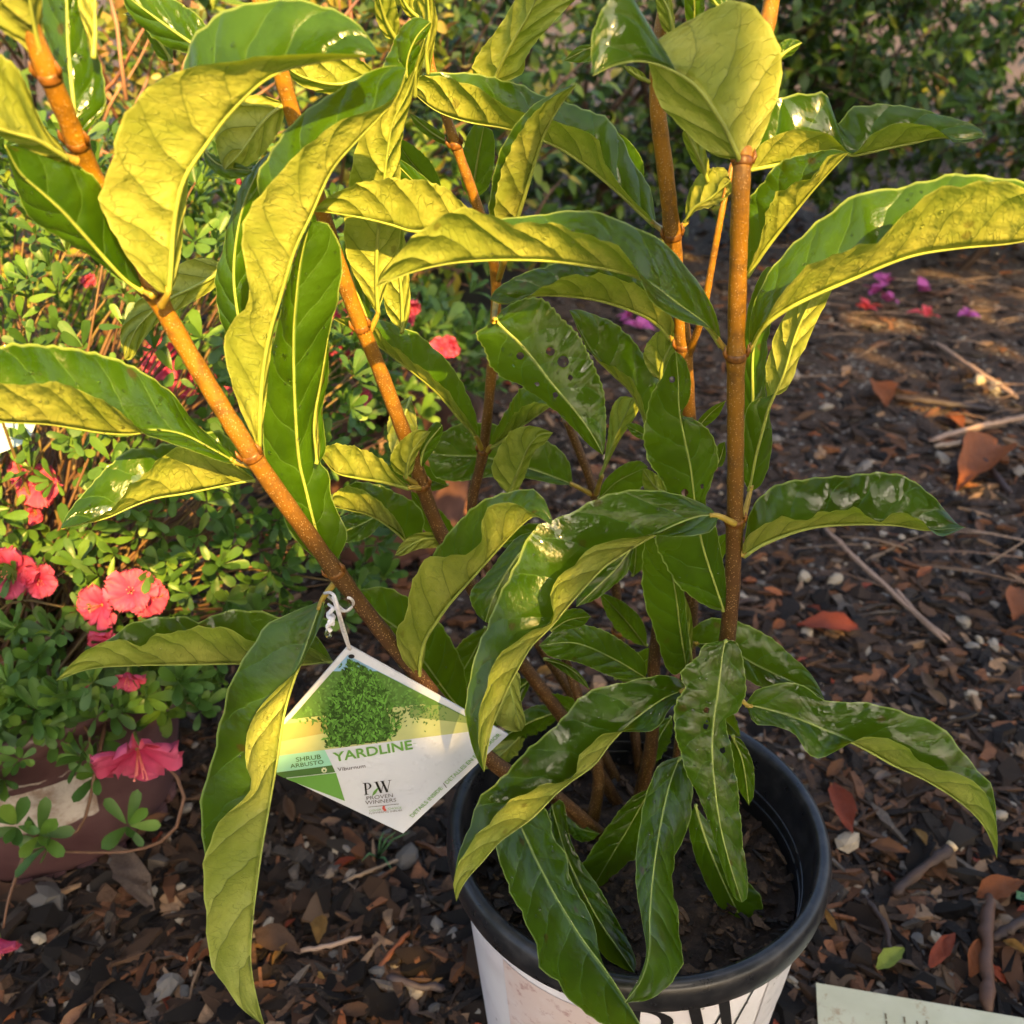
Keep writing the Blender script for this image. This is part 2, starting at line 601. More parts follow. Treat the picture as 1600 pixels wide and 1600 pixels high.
def leaf(face, Yb, Yt, M, E1, E2, o1=0.0, o2=0.0, pet=None, holes=(), drops=0, ripple=1.0, N=44, K=9, bow=0.0, label=None):
    """a leaf from its midrib M and its two margins, in photo pixels, with the distance at base and tip;
    face: which face (u upper, d under) the half M-E1 mostly shows"""
    global leaf_count
    rng = random.Random(100 + leaf_count)
    leaf_count += 1
    m = resample(M, N)
    a = resample([M[0]] + list(E1) + [M[-1]], N)
    b = resample([M[0]] + list(E2) + [M[-1]], N)
    t = np.linspace(0, 1, N)
    Ym = Yb + (Yt - Yb) * t + bow * np.sin(math.pi * t) + YO
    prof = np.sin(math.pi * np.clip(t, 0.001, 0.999)) ** 0.6
    M3 = np.array([P(m[i, 0], m[i, 1], Ym[i]) for i in range(N)])
    A3 = np.array([P(a[i, 0], a[i, 1], Ym[i] + o1 * prof[i]) for i in range(N)])
    B3 = np.array([P(b[i, 0], b[i, 1], Ym[i] + o2 * prof[i]) for i in range(N)])
    tg = np.gradient(m, axis=0)
    cr = float(np.sum(tg[:, 0] * (a - m)[:, 1] - tg[:, 1] * (a - m)[:, 0]))
    left = cr < 0
    if face == 'd':
        left = not left
    L3, R3 = (A3, B3) if left else (B3, A3)
    T3 = np.gradient(M3, axis=0)
    T3 /= np.linalg.norm(T3, axis=1)[:, None] + 1e-9
    ln = float(np.sum(np.linalg.norm(np.diff(M3, axis=0), axis=1)))
    cols, vs, nrm = [], [], []
    p1, p2, f1, f2 = rng.random() * 6, rng.random() * 6, rng.uniform(5.5, 8), rng.uniform(11, 15)
    env = np.clip(np.sin(math.pi * t), 0, 1) ** 0.7
    for j in range(-K, K + 1):
        s = abs(j) / K
        E = L3 if j < 0 else R3
        e = E - M3
        w = np.linalg.norm(e, axis=1)
        n = np.cross(T3, e) if j < 0 else np.cross(e, T3)
        n /= np.linalg.norm(n, axis=1)[:, None] + 1e-9
        sgn = p1 if j < 0 else p2
        wave = np.sin(2 * math.pi * f1 * t + sgn) * 0.6 + np.sin(2 * math.pi * f2 * t + sgn * 2.3) * 0.4
        wav = np.minimum(0.0016, 0.07 * w) * wave * s ** 2.2 * env * ripple
        sc = np.sin(2 * math.pi * (f2 * 2.1) * t + sgn) * np.minimum(0.0006, 0.02 * w) * s ** 6
        arch = w * 0.20 * s * (1 - s)
        pos = M3 + e * s + n * (arch + wav)[:, None] + e / (w[:, None] + 1e-9) * sc[:, None]
        cols.append(pos)
        nrm.append(n)
        vs.append(j / K)
    C = np.array(cols)                       # (2K+1, N, 3)
    ncol = 2 * K + 1
    V = C.transpose(1, 0, 2).reshape(-1, 3)
    wid = max(0.01, float(np.max(np.linalg.norm(A3 - M3, axis=1))))
    us = min(1.1, max(.42, ln / .135))
    U = np.array([(t[i] * us, 0.5 + 0.5 * vs[j]) for i in range(N) for j in range(ncol)])
    off = leaf_count * 0.37
    U2 = np.array([(t[i] * ln + off, vs[j] * max(0.016, wid * 0.8) + off * 0.7) for i in range(N) for j in range(ncol)])
    F = [(i * ncol + j, i * ncol + j + 1, (i + 1) * ncol + j + 1, (i + 1) * ncol + j) for i in range(N - 1) for j in range(ncol - 1)]
    if holes:
        for (hx, hy, hr) in holes:
            cam0 = Vector((0, 0, CAMH))
            dirs = V - np.array(cam0)
            dep = dirs[:, 1] * CP - dirs[:, 2] * SP
            uu = 800 + FPX * dirs[:, 0] / dep
            vv = 800 - FPX * (dirs[:, 1] * SP + dirs[:, 2] * CP) / dep
            dd = np.hypot(uu - hx, vv - hy)
            ins = dd < hr
            F = [f for f in F if not all(ins[k] for k in f)]
            for k in np.nonzero(ins)[0]:
                q = max(dd[k], 0.3)
                nu, nv = hx + (uu[k] - hx) / q * hr, hy + (vv[k] - hy) / q * hr
                r = ray(nu, nv)
                V[k] = np.array(cam0 + r * (dep[k] / (r.y * CP - r.z * SP)))
    o = mk('leaf', V, F, M_LEAF, shrub, True, U, U2)
    if label:
        o['label'] = label
    # midrib standing out below the blade, running on into the petiole
    nn = nrm[K + 1]
    rr = 0.0011 * (1 - t) ** 0.9 + 0.00015
    pts = [Vector(M3[i] - nn[i] * rr[i] * 0.8) for i in range(N)]
    tube('midrib', pts, list(rr), M_RIB, o, 7)
    if pet:
        pp = [P(x, y, z + YO) for x, y, z in pet]
        q = resample([tuple(p) for p in pp] + [tuple(M3[0]), tuple(M3[1])], 14)
        tube('petiole', [Vector(x) for x in q], list(np.linspace(0.0021, 0.0014, 14)), M_PETI, o, 8)
    if drops:
        J = Join()
        for _ in range(drops):
            i, j = rng.randrange(3, N - 4), rng.randrange(1, ncol - 2)
            c = C[j, i]
            n = Vector(np.cross(C[j + 1, i] - C[j, i], C[j, i + 1] - C[j, i]))
            if n.length < 1e-12:
                continue
            n.normalize()
            c = Vector(c) + (Vector(C[j + 1, i + 1]) - Vector(c)) * rng.random()
            if (Vector((0, 0, CAMH)) - c).dot(n) < 0:
                n = -n
            r = rng.choice([0.0005, 0.0007, 0.0009, 0.0013])
            x = n.orthogonal().normalized()
            y = n.cross(x)
            vv, ff = [], []
            for (k, (cr_, h)) in enumerate(((1.0, -0.1), (0.93, 0.25), (0.6, 0.5))):
                for q in range(8):
                    an = q * math.pi / 4
                    vv.append(c + (x * math.cos(an) + y * math.sin(an)) * (r * cr_) + n * (r * h))
            vv.append(c + n * (r * 0.62))
            for k in range(2):
                for q in range(8):
                    ff.append((k * 8 + q, k * 8 + (q + 1) % 8, k * 8 + 8 + (q + 1) % 8, k * 8 + 8 + q))
            for q in range(8):
                ff.append((16 + q, 16 + (q + 1) % 8, 24))
            J.add([tuple(v_) for v_ in vv], ff)
        if J.n:
            d = J.build('water_drops', M_WATER, o)
            d['kind'] = 'stuff'
    return o


# --- right-hand front shoot
leaf('d', .435, .405, [(1157, 250), (1145, 225), (1125, 185), (1085, 130), (1040, 105), (1000, 95), (960, 102), (926, 118)],
     [(1185, 228), (1215, 150), (1222, 95), (1200, 35), (1150, 0), (1080, 30), (1035, 57), (980, 90), (945, 108)],
     [(1115, 242), (1070, 205), (1030, 160), (1016, 110), (1008, 30), (965, -15), (926, 50)], .016, .006, ripple=.5)
leaf('d', .445, .41, [(1170, 548), (1190, 510), (1240, 475), (1330, 435), (1420, 400), (1500, 387), (1580, 380), (1650, 365)],
     [(1195, 505), (1215, 470), (1240, 435), (1290, 402), (1365, 378), (1400, 350), (1450, 303), (1520, 286), (1600, 292)],
     [(1172, 500), (1190, 445), (1230, 390), (1280, 345), (1340, 303), (1420, 290), (1480, 273), (1545, 275), (1610, 292)], -.022, .02,
     pet=[(1152, 560, .445)], drops=40, holes=((1478, 372, 7), (1332, 410, 4)))
leaf('u', .445, .365, [(1128, 540), (1105, 508), (1060, 475), (1020, 445), (985, 428), (930, 416), (860, 407), (800, 405), (740, 407), (690, 413), (640, 426), (587, 448)],
     [(1118, 490), (1080, 425), (1030, 375), (960, 340), (890, 328), (830, 338), (760, 345), (690, 362), (625, 415)],
     [(1115, 515), (1090, 508), (1055, 497), (1015, 470), (1003, 437), (975, 395), (930, 370), (870, 352), (800, 346), (720, 326), (670, 350), (620, 398), (592, 436)], .02, -.018,
     pet=[(1146, 558, .445)], drops=30, holes=((676, 387, 4), (826, 343, 5)))
leaf('d', .455, .44, [(1161, 868), (1195, 847), (1262, 824), (1330, 818), (1400, 820), (1450, 828), (1508, 824)],
     [(1165, 842), (1212, 810), (1252, 812), (1290, 800), (1335, 795), (1377, 815), (1405, 798), (1440, 815), (1470, 838)],
     [(1172, 800), (1205, 762), (1250, 749), (1330, 742), (1385, 738), (1425, 750), (1460, 778), (1492, 815)], -.018, .018, pet=[(1153, 820, .457), (1156, 850, .457)])
leaf('u', .445, .355, [(1122, 806), (1095, 806), (1060, 818), (1010, 843), (970, 868), (945, 885), (925, 905), (907, 925), (885, 950), (865, 975), (850, 990), (830, 1010), (812, 1040), (797, 1068), (785, 1095), (770, 1132), (763, 1160), (756, 1206)],
     [(1112, 795), (1080, 779), (1040, 768), (990, 765), (960, 770), (925, 782), (900, 797), (865, 812), (840, 822), (822, 842), (812, 868), (795, 902), (782, 925), (772, 950), (760, 980), (747, 1010), (739, 1037), (732, 1070), (727, 1100), (729, 1130), (740, 1175)],
     [(1118, 822), (1100, 835), (1050, 838), (1000, 838), (962, 843), (925, 857), (900, 875), (880, 898), (862, 920), (860, 940), (865, 962), (858, 976), (845, 985), (820, 990), (797, 1008), (775, 1032), (762, 1065), (752, 1100), (747, 1150), (752, 1185)], .012, -.018,
     pet=[(1148, 818, .45)], drops=110)
leaf('u', .44, .375, [(1133, 1000), (1128, 1030), (1122, 1080), (1115, 1130), (1113, 1180), (1117, 1230), (1125, 1290), (1140, 1350), (1159, 1410)],
     [(1100, 1008), (1090, 1025), (1067, 1045), (1064, 1060), (1070, 1075), (1058, 1092), (1053, 1115), (1055, 1150), (1063, 1175), (1073, 1210), (1093, 1248), (1112, 1300), (1130, 1360), (1147, 1402)],
     [(1150, 1003), (1160, 1025), (1165, 1062), (1164, 1090), (1152, 1112), (1135, 1121), (1136, 1138), (1143, 1170), (1150, 1210), (1155, 1250), (1160, 1310), (1168, 1370), (1167, 1402)], .004, .006,
     holes=((1104, 1110, 5), (1103, 1135, 5), (1129, 1172, 5), (1088, 1048, 3), (1096, 1082, 3), (1078, 1118, 2.5), (1083, 1135, 3), (1106, 1125, 5)), drops=50, N=100, K=24,
     label='hanging leaf with chewed holes')
leaf('u', .45, .40, [(1165, 1100), (1200, 1108), (1250, 1124), (1300, 1145), (1334, 1160), (1364, 1176), (1397, 1195), (1448, 1219), (1499, 1252), (1532, 1283), (1549, 1313), (1558, 1340)],
     [(1175, 1086), (1190, 1074), (1245, 1067), (1290, 1094), (1340, 1097), (1380, 1103), (1420, 1115), (1470, 1135), (1500, 1170), (1530, 1205), (1550, 1230), (1556, 1270), (1559, 1310)],
     [(1180, 1131), (1210, 1134), (1235, 1143), (1247, 1153), (1262, 1178), (1280, 1185), (1313, 1170), (1340, 1156), (1380, 1153), (1411, 1161), (1431, 1185), (1452, 1198), (1499, 1208), (1532, 1232), (1549, 1259), (1558, 1300)], .012, -.012,
     pet=[(1130, 1060, .465)], drops=30)
leaf('u', .50, .48, [(1085, 1005), (1130, 1010), (1180, 1038), (1225, 1060), (1260, 1075), (1288, 1092)],
     [(1080, 985), (1110, 966), (1150, 970), (1185, 985), (1210, 1000), (1235, 1023), (1260, 1045), (1278, 1070)],
     [(1110, 1025), (1150, 1050), (1190, 1074), (1225, 1072), (1260, 1082)], .008, -.006, pet=[(1082, 1010, .53)])
leaf('u', .45, .355, [(1072, 1077), (1040, 1090), (1010, 1110), (985, 1130), (955, 1160), (928, 1195), (895, 1219), (867, 1242), (834, 1276), (807, 1296), (780, 1316), (753, 1347), (732, 1370), (719, 1391), (713, 1408)],
     [(1060, 1060), (1030, 1055), (970, 1067), (928, 1077), (901, 1094), (881, 1121), (851, 1148), (820, 1175), (793, 1205), (773, 1225), (749, 1246), (739, 1273), (732, 1296), (719, 1327), (711, 1362)],
     [(1066, 1092), (1053, 1100), (1040, 1117), (1032, 1133), (1016, 1143), (985, 1143), (942, 1148), (918, 1165), (906, 1185), (898, 1210), (884, 1220), (844, 1229), (813, 1242), (786, 1262), (759, 1290), (732, 1323), (717, 1347), (709, 1377), (710, 1396)], .016, -.016,
     pet=[(1112, 1070, .468)], drops=70)
leaf('d', .475, .465, [(1172, 768), (1183, 712), (1196, 664), (1204, 636), (1226, 585), (1245, 520), (1275, 455), (1310, 392)],
     [(1162, 748), (1162, 690), (1166, 640), (1186, 622), (1226, 612), (1250, 560), (1268, 520), (1287, 480), (1312, 425)],
     [(1190, 757), (1204, 715), (1207, 682), (1202, 655), (1197, 615), (1196, 590), (1202, 550), (1217, 510), (1240, 470), (1275, 415)], .004, .012,
     pet=[(1158, 825, .46)], drops=16)
leaf('u', .49, .49, [(1180, 690), (1178, 620), (1178, 550), (1190, 480), (1220, 420)],
     [(1165, 660), (1160, 600), (1162, 530), (1172, 470), (1195, 420)], [(1192, 660), (1197, 600), (1200, 530), (1215, 460)], .006, .006)
leaf('d', .50, .47, [(1165, 432), (1195, 388), (1240, 332), (1280, 285), (1324, 239)],
     [(1188, 375), (1196, 340), (1210, 307), (1240, 287), (1272, 275), (1283, 258), (1292, 246), (1312, 239)],
     [(1164, 385), (1168, 320), (1195, 280), (1220, 252), (1260, 240), (1300, 233)], -.014, .014, pet=[(1150, 470, .49)], drops=14)
leaf('d', .50, .49, [(1168, 264), (1220, 255), (1280, 243), (1318, 239), (1335, 241), (1380, 232), (1430, 222), (1470, 214), (1500, 219), (1538, 213)],
     [(1190, 225), (1230, 205), (1265, 203), (1295, 210), (1312, 225), (1332, 240), (1347, 229), (1365, 207), (1410, 192), (1450, 197), (1475, 209), (1490, 222), (1515, 222)],
     [(1180, 200), (1215, 155), (1270, 145), (1293, 150), (1297, 185), (1303, 198), (1315, 190), (1330, 168), (1380, 163), (1430, 168), (1470, 180), (1500, 187), (1530, 200)], -.012, .014,
     holes=((1322, 222, 6),), drops=8, ripple=.6)
leaf('u', .45, .45, [(1215, 96), (1232, 80), (1253, 67)], [(1215, 75), (1228, 62), (1245, 62)], [(1225, 92), (1240, 84)], .002, .002)
leaf('d', .51, .49, [(1072, 348), (1085, 325), (1112, 308), (1142, 282)], [(1071, 325), (1077, 298), (1092, 274), (1110, 263), (1132, 263)], [(1088, 330), (1115, 322), (1142, 302)], .004, -.01, pet=[(1052, 364, .51)])
leaf('d', .50, .48, [(1108, 282), (1092, 245), (1070, 200)], [(1088, 262), (1074, 235), (1066, 212)], [(1108, 255), (1098, 225), (1082, 202)], .004, .004)
# --- rear right stem
leaf('d', .52, .53, [(1025, 352), (1000, 330), (950, 285), (890, 240), (840, 215), (790, 200), (730, 190), (680, 172), (638, 138)],
     [(1012, 335), (985, 308), (958, 275), (945, 250), (932, 217), (905, 200), (860, 190), (810, 175), (785, 162), (765, 148), (730, 130), (690, 120), (652, 120)],
     [(1022, 325), (1012, 285), (985, 248), (970, 210), (940, 180), (900, 165), (850, 148), (790, 125), (740, 115), (700, 113), (660, 116)], -.014, .018,
     pet=[(1048, 364, .51), (1038, 361, .512)], drops=14)
leaf('d', .515, .47, [(1050, 530), (1030, 508), (1000, 490), (940, 470), (880, 462), (830, 463), (790, 475), (766, 468)],
     [(1052, 500), (1020, 462), (960, 432), (900, 430), (865, 440), (830, 460), (800, 475)],
     [(1040, 480), (980, 420), (900, 405), (850, 417), (810, 430), (775, 452)], -.014, .016, pet=[(1068, 548, .515)])
leaf('d', .53, .53, [(1032, 594), (1036, 565), (1058, 520)], [(1018, 585), (1005, 555), (1020, 525), (1045, 512)], [(1045, 575), (1055, 550)], 0, .004)
leaf('u', .455, .435, [(1132, 955), (1115, 905), (1098, 850), (1087, 790), (1080, 735), (1070, 685), (1062, 640), (1060, 595), (1056, 549)],
     [(1110, 950), (1070, 925), (1040, 885), (1024, 840), (1042, 795), (1036, 755), (1012, 718), (1005, 680), (1010, 648), (1018, 615), (1035, 588), (1046, 560)],
     [(1136, 930), (1130, 880), (1120, 830), (1106, 798), (1103, 775), (1118, 740), (1121, 705), (1110, 675), (1085, 655), (1066, 648), (1076, 625), (1080, 595), (1070, 562)], .004, .004,
     holes=((1050, 593, 5), (1070, 770, 6), (1097, 760, 4), (1120, 878, 4), (1062, 690, 3)), drops=70, ripple=1.5, N=100, K=22, label='crinkled leaf with insect damage')
leaf('u', .46, .44, [(772, 500), (788, 515), (812, 537), (837, 567), (862, 600), (900, 645), (925, 680), (942, 711)],
     [(757, 512), (744, 522), (757, 548), (768, 575), (785, 590), (812, 602), (850, 628), (885, 658), (920, 695)],
     [(790, 480), (820, 466), (850, 468), (878, 497), (905, 525), (930, 575), (943, 610), (947, 660), (945, 697)], .008, .008,
     holes=((880, 565, 9), (860, 549, 7), (813, 556, 6), (891, 590, 4.5), (803, 571, 3), (868, 617, 4.5), (839, 600, 4)), drops=60, N=90, K=26, ripple=.7, pet=[(775, 470, .555)],
     label='broad green leaf dotted with insect holes')
leaf('d', .54, .52, [(1012, 664), (1003, 642), (985, 610), (955, 582), (925, 550), (890, 485)], [(1007, 640), (995, 605), (975, 582), (945, 567), (918, 545)],
     [(1030, 620), (1026, 585), (1000, 545), (965, 508), (930, 492), (905, 484)], -.012, .012)
# --- thin middle stem
leaf('d', .565, .50, [(746, 686), (736, 672), (715, 650), (685, 615), (650, 585), (608, 553), (565, 522), (521, 498)],
     [(742, 672), (720, 640), (700, 612), (675, 588), (640, 560), (607, 535), (587, 512), (560, 498)],
     [(747, 670), (740, 637), (725, 605), (708, 575), (675, 540), (650, 520), (612, 505), (570, 496)], -.012, .014, pet=[(754, 706, .575)], drops=14)
leaf('d', .57, .53, [(766, 698), (782, 688), (800, 675), (830, 655), (860, 635)], [(774, 690), (787, 672), (805, 645), (830, 630), (850, 630)],
     [(770, 680), (783, 655), (798, 630), (815, 606), (842, 612)], -.01, .01, pet=[(757, 708, .575)])
leaf('d', .54, .51, [(795, 773), (810, 735), (825, 700), (842, 680), (864, 676)], [(778, 755), (768, 730), (785, 690), (805, 670), (835, 666)],
     [(808, 768), (822, 740), (834, 708), (852, 692)], 0, .004)
leaf('u', .61, .60, [(895, 757), (850, 740), (800, 725), (750, 714), (710, 712), (666, 708)], [(888, 720), (860, 692), (800, 670), (750, 660), (710, 665), (678, 688)],
     [(870, 757), (820, 747), (770, 745), (720, 752), (680, 745)], .006, -.008, pet=[(928, 774, .62)], drops=10)
leaf('d', .50, .48, [(634, 746), (640, 715), (655, 690), (673, 674)], [(616, 735), (610, 715), (625, 690), (650, 672)], [(644, 738), (650, 715), (662, 692)], 0, .004, pet=[(650, 756, .51)])
leaf('u', .51, .51, [(657, 735), (665, 700), (691, 664)], [(656, 700), (670, 670), (682, 659)], [(670, 715), (686, 690), (692, 673)], .003, .004)
leaf('d', .50, .455, [(640, 762), (600, 752), (560, 746), (525, 738), (503, 714)], [(614, 738), (600, 720), (570, 703), (535, 694), (510, 697)],
     [(620, 748), (580, 735), (540, 722), (512, 712)], -.006, .014, pet=[(655, 762, .51)])
leaf('d', .55, .51, [(637, 848), (610, 825), (580, 806), (545, 797), (516, 790)], [(625, 820), (605, 795), (582, 775), (550, 760), (525, 768)],
     [(657, 838), (663, 810), (648, 785), (615, 768), (590, 757), (550, 755)], -.006, .014, drops=8)
leaf('d', .53, .50, [(700, 845), (660, 842), (617, 868)], [(680, 832), (645, 835), (625, 852)], [(690, 855), (655, 858), (630, 868)], 0, 0)
leaf('d', .44, .395, [(653, 1066), (657, 1025), (665, 997), (682, 970), (700, 945), (720, 922), (740, 900), (762, 875), (788, 847), (818, 817), (838, 806), (862, 820)],
     [(648, 1052), (630, 1032), (619, 1000), (620, 982), (632, 967), (637, 950), (640, 920), (650, 897), (670, 872), (712, 866), (735, 865), (752, 847), (752, 820), (760, 797), (785, 786), (805, 786), (834, 803)],
     [(664, 1020), (668, 970), (668, 910), (672, 872), (683, 857), (700, 835), (725, 805), (755, 782), (787, 770), (812, 765), (834, 765), (850, 780), (863, 812)], -.012, .014,
     holes=((782, 817, 3), (706, 894, 4)), drops=18, pet=[(672, 1085, .45)])
leaf('u', .53, .50, [(728, 1116), (700, 1085), (665, 1037), (627, 987), (592, 960), (562, 922)], [(730, 1080), (722, 1035), (700, 992), (680, 965), (640, 935), (600, 917)],
     [(690, 1108), (650, 1072), (610, 1022), (580, 985), (564, 950)], .008, -.004, drops=10)
leaf('d', .46, .45, [(792, 1035), (800, 1085), (815, 1142)], [(775, 1060), (770, 1100), (776, 1130), (800, 1143)], [(812, 1055), (813, 1090), (821, 1127)], 0, 0)
leaf('u', .49, .47, [(995, 845), (965, 885), (935, 915), (900, 948)], [(985, 835), (940, 870), (905, 915)], [(988, 865), (980, 895), (955, 918), (930, 937)], .006, .0, drops=10)
leaf('u', .51, .49, [(842, 828), (800, 880), (772, 930), (758, 972)], [(805, 842), (762, 895), (735, 925), (742, 955)], [(852, 880), (822, 930), (785, 975)], .006, .0)
leaf('u', .475, .46, [(860, 986), (888, 969), (923, 963)], [(875, 958), (905, 951)], [(885, 984), (910, 978)], 0, 0)
leaf('u', .51, .48, [(1010, 1060), (960, 1030), (900, 1005), (842, 1008)], [(1005, 1030), (970, 1000), (930, 980), (880, 977)], [(965, 1060), (905, 1036), (860, 1026)], .006, -.006, drops=10)
leaf('u', .50, .49, [(850, 1030), (882, 1040), (905, 1056), (921, 1077)], [(868, 1030), (898, 1045), (915, 1064)], [(868, 1042), (895, 1060)], 0, 0)
leaf('u', .49, .46, [(1073, 1048), (1063, 980), (1055, 920), (1040, 850)], [(1045, 1050), (1022, 985), (1005, 930), (1004, 870), (1012, 838)], [(1078, 1020), (1072, 960), (1064, 900)], .008, .002, drops=14)
leaf('d', .50, .49, [(1080, 1032), (1073, 980), (1068, 925)], [(1068, 1010), (1062, 965)], [(1083, 1000), (1080, 960)], 0, 0)
leaf('u', .45, .44, [(1143, 1150), (1160, 1190), (1170, 1258)], [(1160, 1158), (1177, 1195), (1178, 1240)], [(1140, 1180), (1150, 1225)], 0, .004)
leaf('d', .60, .59, [(940, 745), (958, 695), (974, 655), (992, 622)], [(950, 680), (955, 640), (970, 620)], [(967, 690), (987, 660), (998, 638)], .004, 0, pet=[(930, 775, .62)])
leaf('u', .57, .55, [(935, 780), (965, 752), (1012, 729)], [(944, 752), (972, 727), (998, 720)], [(962, 778), (1002, 762)], 0, 0)
leaf('d', .52, .50, [(1052, 772), (1025, 762), (1004, 733)], [(1030, 745), (1012, 733)], [(1045, 778), (1015, 775), (1004, 755)], 0, 0)
leaf('u', .55, .54, [(1012, 684), (1000, 676), (978, 664)], [(1005, 668), (990, 661)], [(1004, 687), (988, 679)], 0, 0)
leaf('u', .50, .49, [(1090, 668), (1110, 646), (1134, 626)], [(1092, 655), (1112, 636)], [(1100, 668), (1122, 650)], 0, 0)
leaf('u', .49, .49, [(1118, 730), (1126, 715), (1133, 690)], [(1112, 715), (1122, 695)], [(1128, 728), (1134, 712)], 0, 0)
# --- leaves hanging into the pot
leaf('u', .44, .295, [(790, 1240), (812, 1287), (850, 1367), (890, 1437), (920, 1482), (950, 1522), (978, 1565), (1008, 1614)],
     [(772, 1275), (775, 1325), (797, 1392), (835, 1470), (843, 1510), (870, 1535), (900, 1572), (945, 1602), (985, 1622)],
     [(830, 1240), (860, 1280), (865, 1310), (885, 1335), (892, 1375), (915, 1415), (930, 1450), (936, 1485), (952, 1530), (977, 1570), (1003, 1603)], .004, .006, drops=50)
leaf('u', .46, .37, [(862, 1258), (890, 1350), (930, 1430), (965, 1482), (991, 1520)], [(850, 1290), (880, 1370), (922, 1450), (938, 1488), (970, 1512)],
     [(880, 1252), (891, 1310), (910, 1350), (935, 1385), (960, 1430), (986, 1480), (994, 1505)], .004, .006, drops=20)
leaf('u', .48, .46, [(1018, 1230), (985, 1288), (955, 1338), (928, 1384)], [(985, 1248), (950, 1290), (920, 1335), (908, 1358)], [(1022, 1270), (1000, 1330), (965, 1362), (940, 1386)], .0, .006, drops=16)
leaf('u', .49, .47, [(893, 1262), (903, 1292), (937, 1303)], [(880, 1285), (900, 1312), (922, 1314)], [(904, 1272), (918, 1292)], 0, 0)
leaf('u', .455, .305, [(1062, 1182), (1045, 1230), (1030, 1300), (1020, 1370), (1015, 1430), (1014, 1485), (1002, 1530), (976, 1567)],
     [(1030, 1195), (1010, 1240), (998, 1300), (993, 1370), (1003, 1440), (1010, 1485), (1000, 1525), (982, 1555)],
     [(1080, 1200), (1082, 1250), (1070, 1310), (1053, 1340), (1052, 1380), (1060, 1440), (1066, 1500), (1048, 1538), (1010, 1563)], .002, .008, drops=24)
leaf('u', .47, .43, [(1085, 1258), (1105, 1320), (1135, 1390), (1160, 1440), (1176, 1474)], [(1076, 1290), (1090, 1350), (1125, 1420), (1163, 1465)],
     [(1110, 1290), (1158, 1365), (1188, 1400), (1191, 1430), (1182, 1465)], .003, .004, drops=10)
# --- left leaning shoot
leaf('d', .43, .335, [(503, 938), (490, 975), (475, 1020), (457, 1066), (442, 1120), (432, 1188), (418, 1270), (408, 1330), (401, 1380), (395, 1431), (391, 1492), (395, 1532), (405, 1576), (413, 1603)],
     [(508, 958), (482, 1015), (465, 1048), (430, 1078), (402, 1110), (385, 1155), (383, 1190), (392, 1225), (381, 1252), (354, 1270), (331, 1303), (324, 1330), (317, 1357), (319, 1398), (324, 1465), (329, 1505), (348, 1536), (365, 1560), (381, 1580)],
     [(486, 945), (422, 972), (398, 1002), (371, 1046), (358, 1070), (348, 1110), (331, 1188), (317, 1229), (314, 1279), (316, 1316), (319, 1340), (326, 1400), (340, 1480), (368, 1550)], -.016, .016,
     pet=[(528, 905, .43), (512, 925, .43)], drops=60, ripple=.7)
leaf('d', .47, .40, [(520, 1033), (450, 1040), (371, 1037), (300, 1038), (200, 1040), (140, 1045), (88, 1063)],
     [(480, 1010), (420, 1005), (391, 1000), (350, 980), (324, 979), (270, 987), (236, 996), (223, 1009), (202, 1003), (175, 1000), (145, 1010), (115, 1033), (95, 1055)],
     [(500, 1000), (480, 985), (440, 965), (405, 955), (354, 954), (310, 972), (293, 964), (243, 965), (202, 975), (172, 998), (140, 1015), (110, 1040)], -.008, .016,
     holes=((307, 989, 4), (262, 1025, 4)), drops=20)
leaf('u', .415, .34, [(368, 722), (335, 703), (290, 680), (245, 672), (205, 678), (160, 676), (111, 668), (67, 662), (0, 658), (-60, 640)],
     [(362, 708), (340, 690), (300, 655), (270, 615), (230, 585), (180, 560), (120, 545), (60, 538), (0, 540), (-40, 570)],
     [(355, 724), (310, 708), (260, 690), (228, 680), (214, 667), (189, 645), (152, 621), (115, 606), (78, 596), (34, 602), (0, 599), (-35, 605)], .014, -.012,
     pet=[(395, 728, .412)], drops=130, ripple=.6)
leaf('d', .45, .40, [(398, 748), (337, 761), (287, 771), (243, 778), (209, 790), (169, 808), (132, 818), (95, 826)],
     [(370, 728), (337, 715), (304, 702), (277, 697), (256, 712), (236, 732), (209, 753), (189, 780), (165, 800), (145, 812)],
     [(370, 700), (340, 672), (300, 688), (260, 692), (236, 700), (202, 702), (175, 722), (152, 746), (128, 773), (109, 797), (98, 816)], -.01, .016, drops=16)
leaf('d', .415, .41, [(403, 705), (405, 650), (410, 580), (422, 515), (435, 470), (460, 390), (485, 337), (517, 267), (555, 222), (595, 180), (622, 147), (635, 108)],
     [(393, 680), (370, 625), (352, 560), (350, 532), (363, 503), (388, 472), (386, 430), (377, 365), (395, 320), (435, 272), (487, 220), (540, 185), (587, 170), (618, 150)],
     [(411, 670), (418, 600), (426, 530), (432, 470), (432, 400), (412, 330), (402, 280), (428, 228), (475, 175), (525, 142), (575, 112), (612, 102)], -.012, .016,
     pet=[(402, 730, .412)], drops=20, ripple=.6)
leaf('u', .435, .42, [(517, 890), (506, 868), (492, 820), (479, 766), (468, 715), (461, 614), (459, 530), (462, 475), (470, 407), (485, 347)],
     [(492, 872), (460, 840), (430, 780), (413, 720), (410, 650), (415, 590), (430, 520), (450, 440), (470, 378)],
     [(525, 876), (540, 850), (540, 824), (520, 783), (513, 739), (500, 719), (494, 665), (503, 598), (513, 530), (525, 482), (534, 430), (535, 400), (523, 364), (508, 347)], .006, .01,
     drops=50, pet=[(530, 905, .43)], ripple=.7)
leaf('d', .425, .425, [(497, 725), (492, 665), (502, 598), (513, 528)], [(500, 700), (497, 640), (507, 580)], [(509, 700), (504, 640), (513, 590)], -.003, .002, ripple=.3)
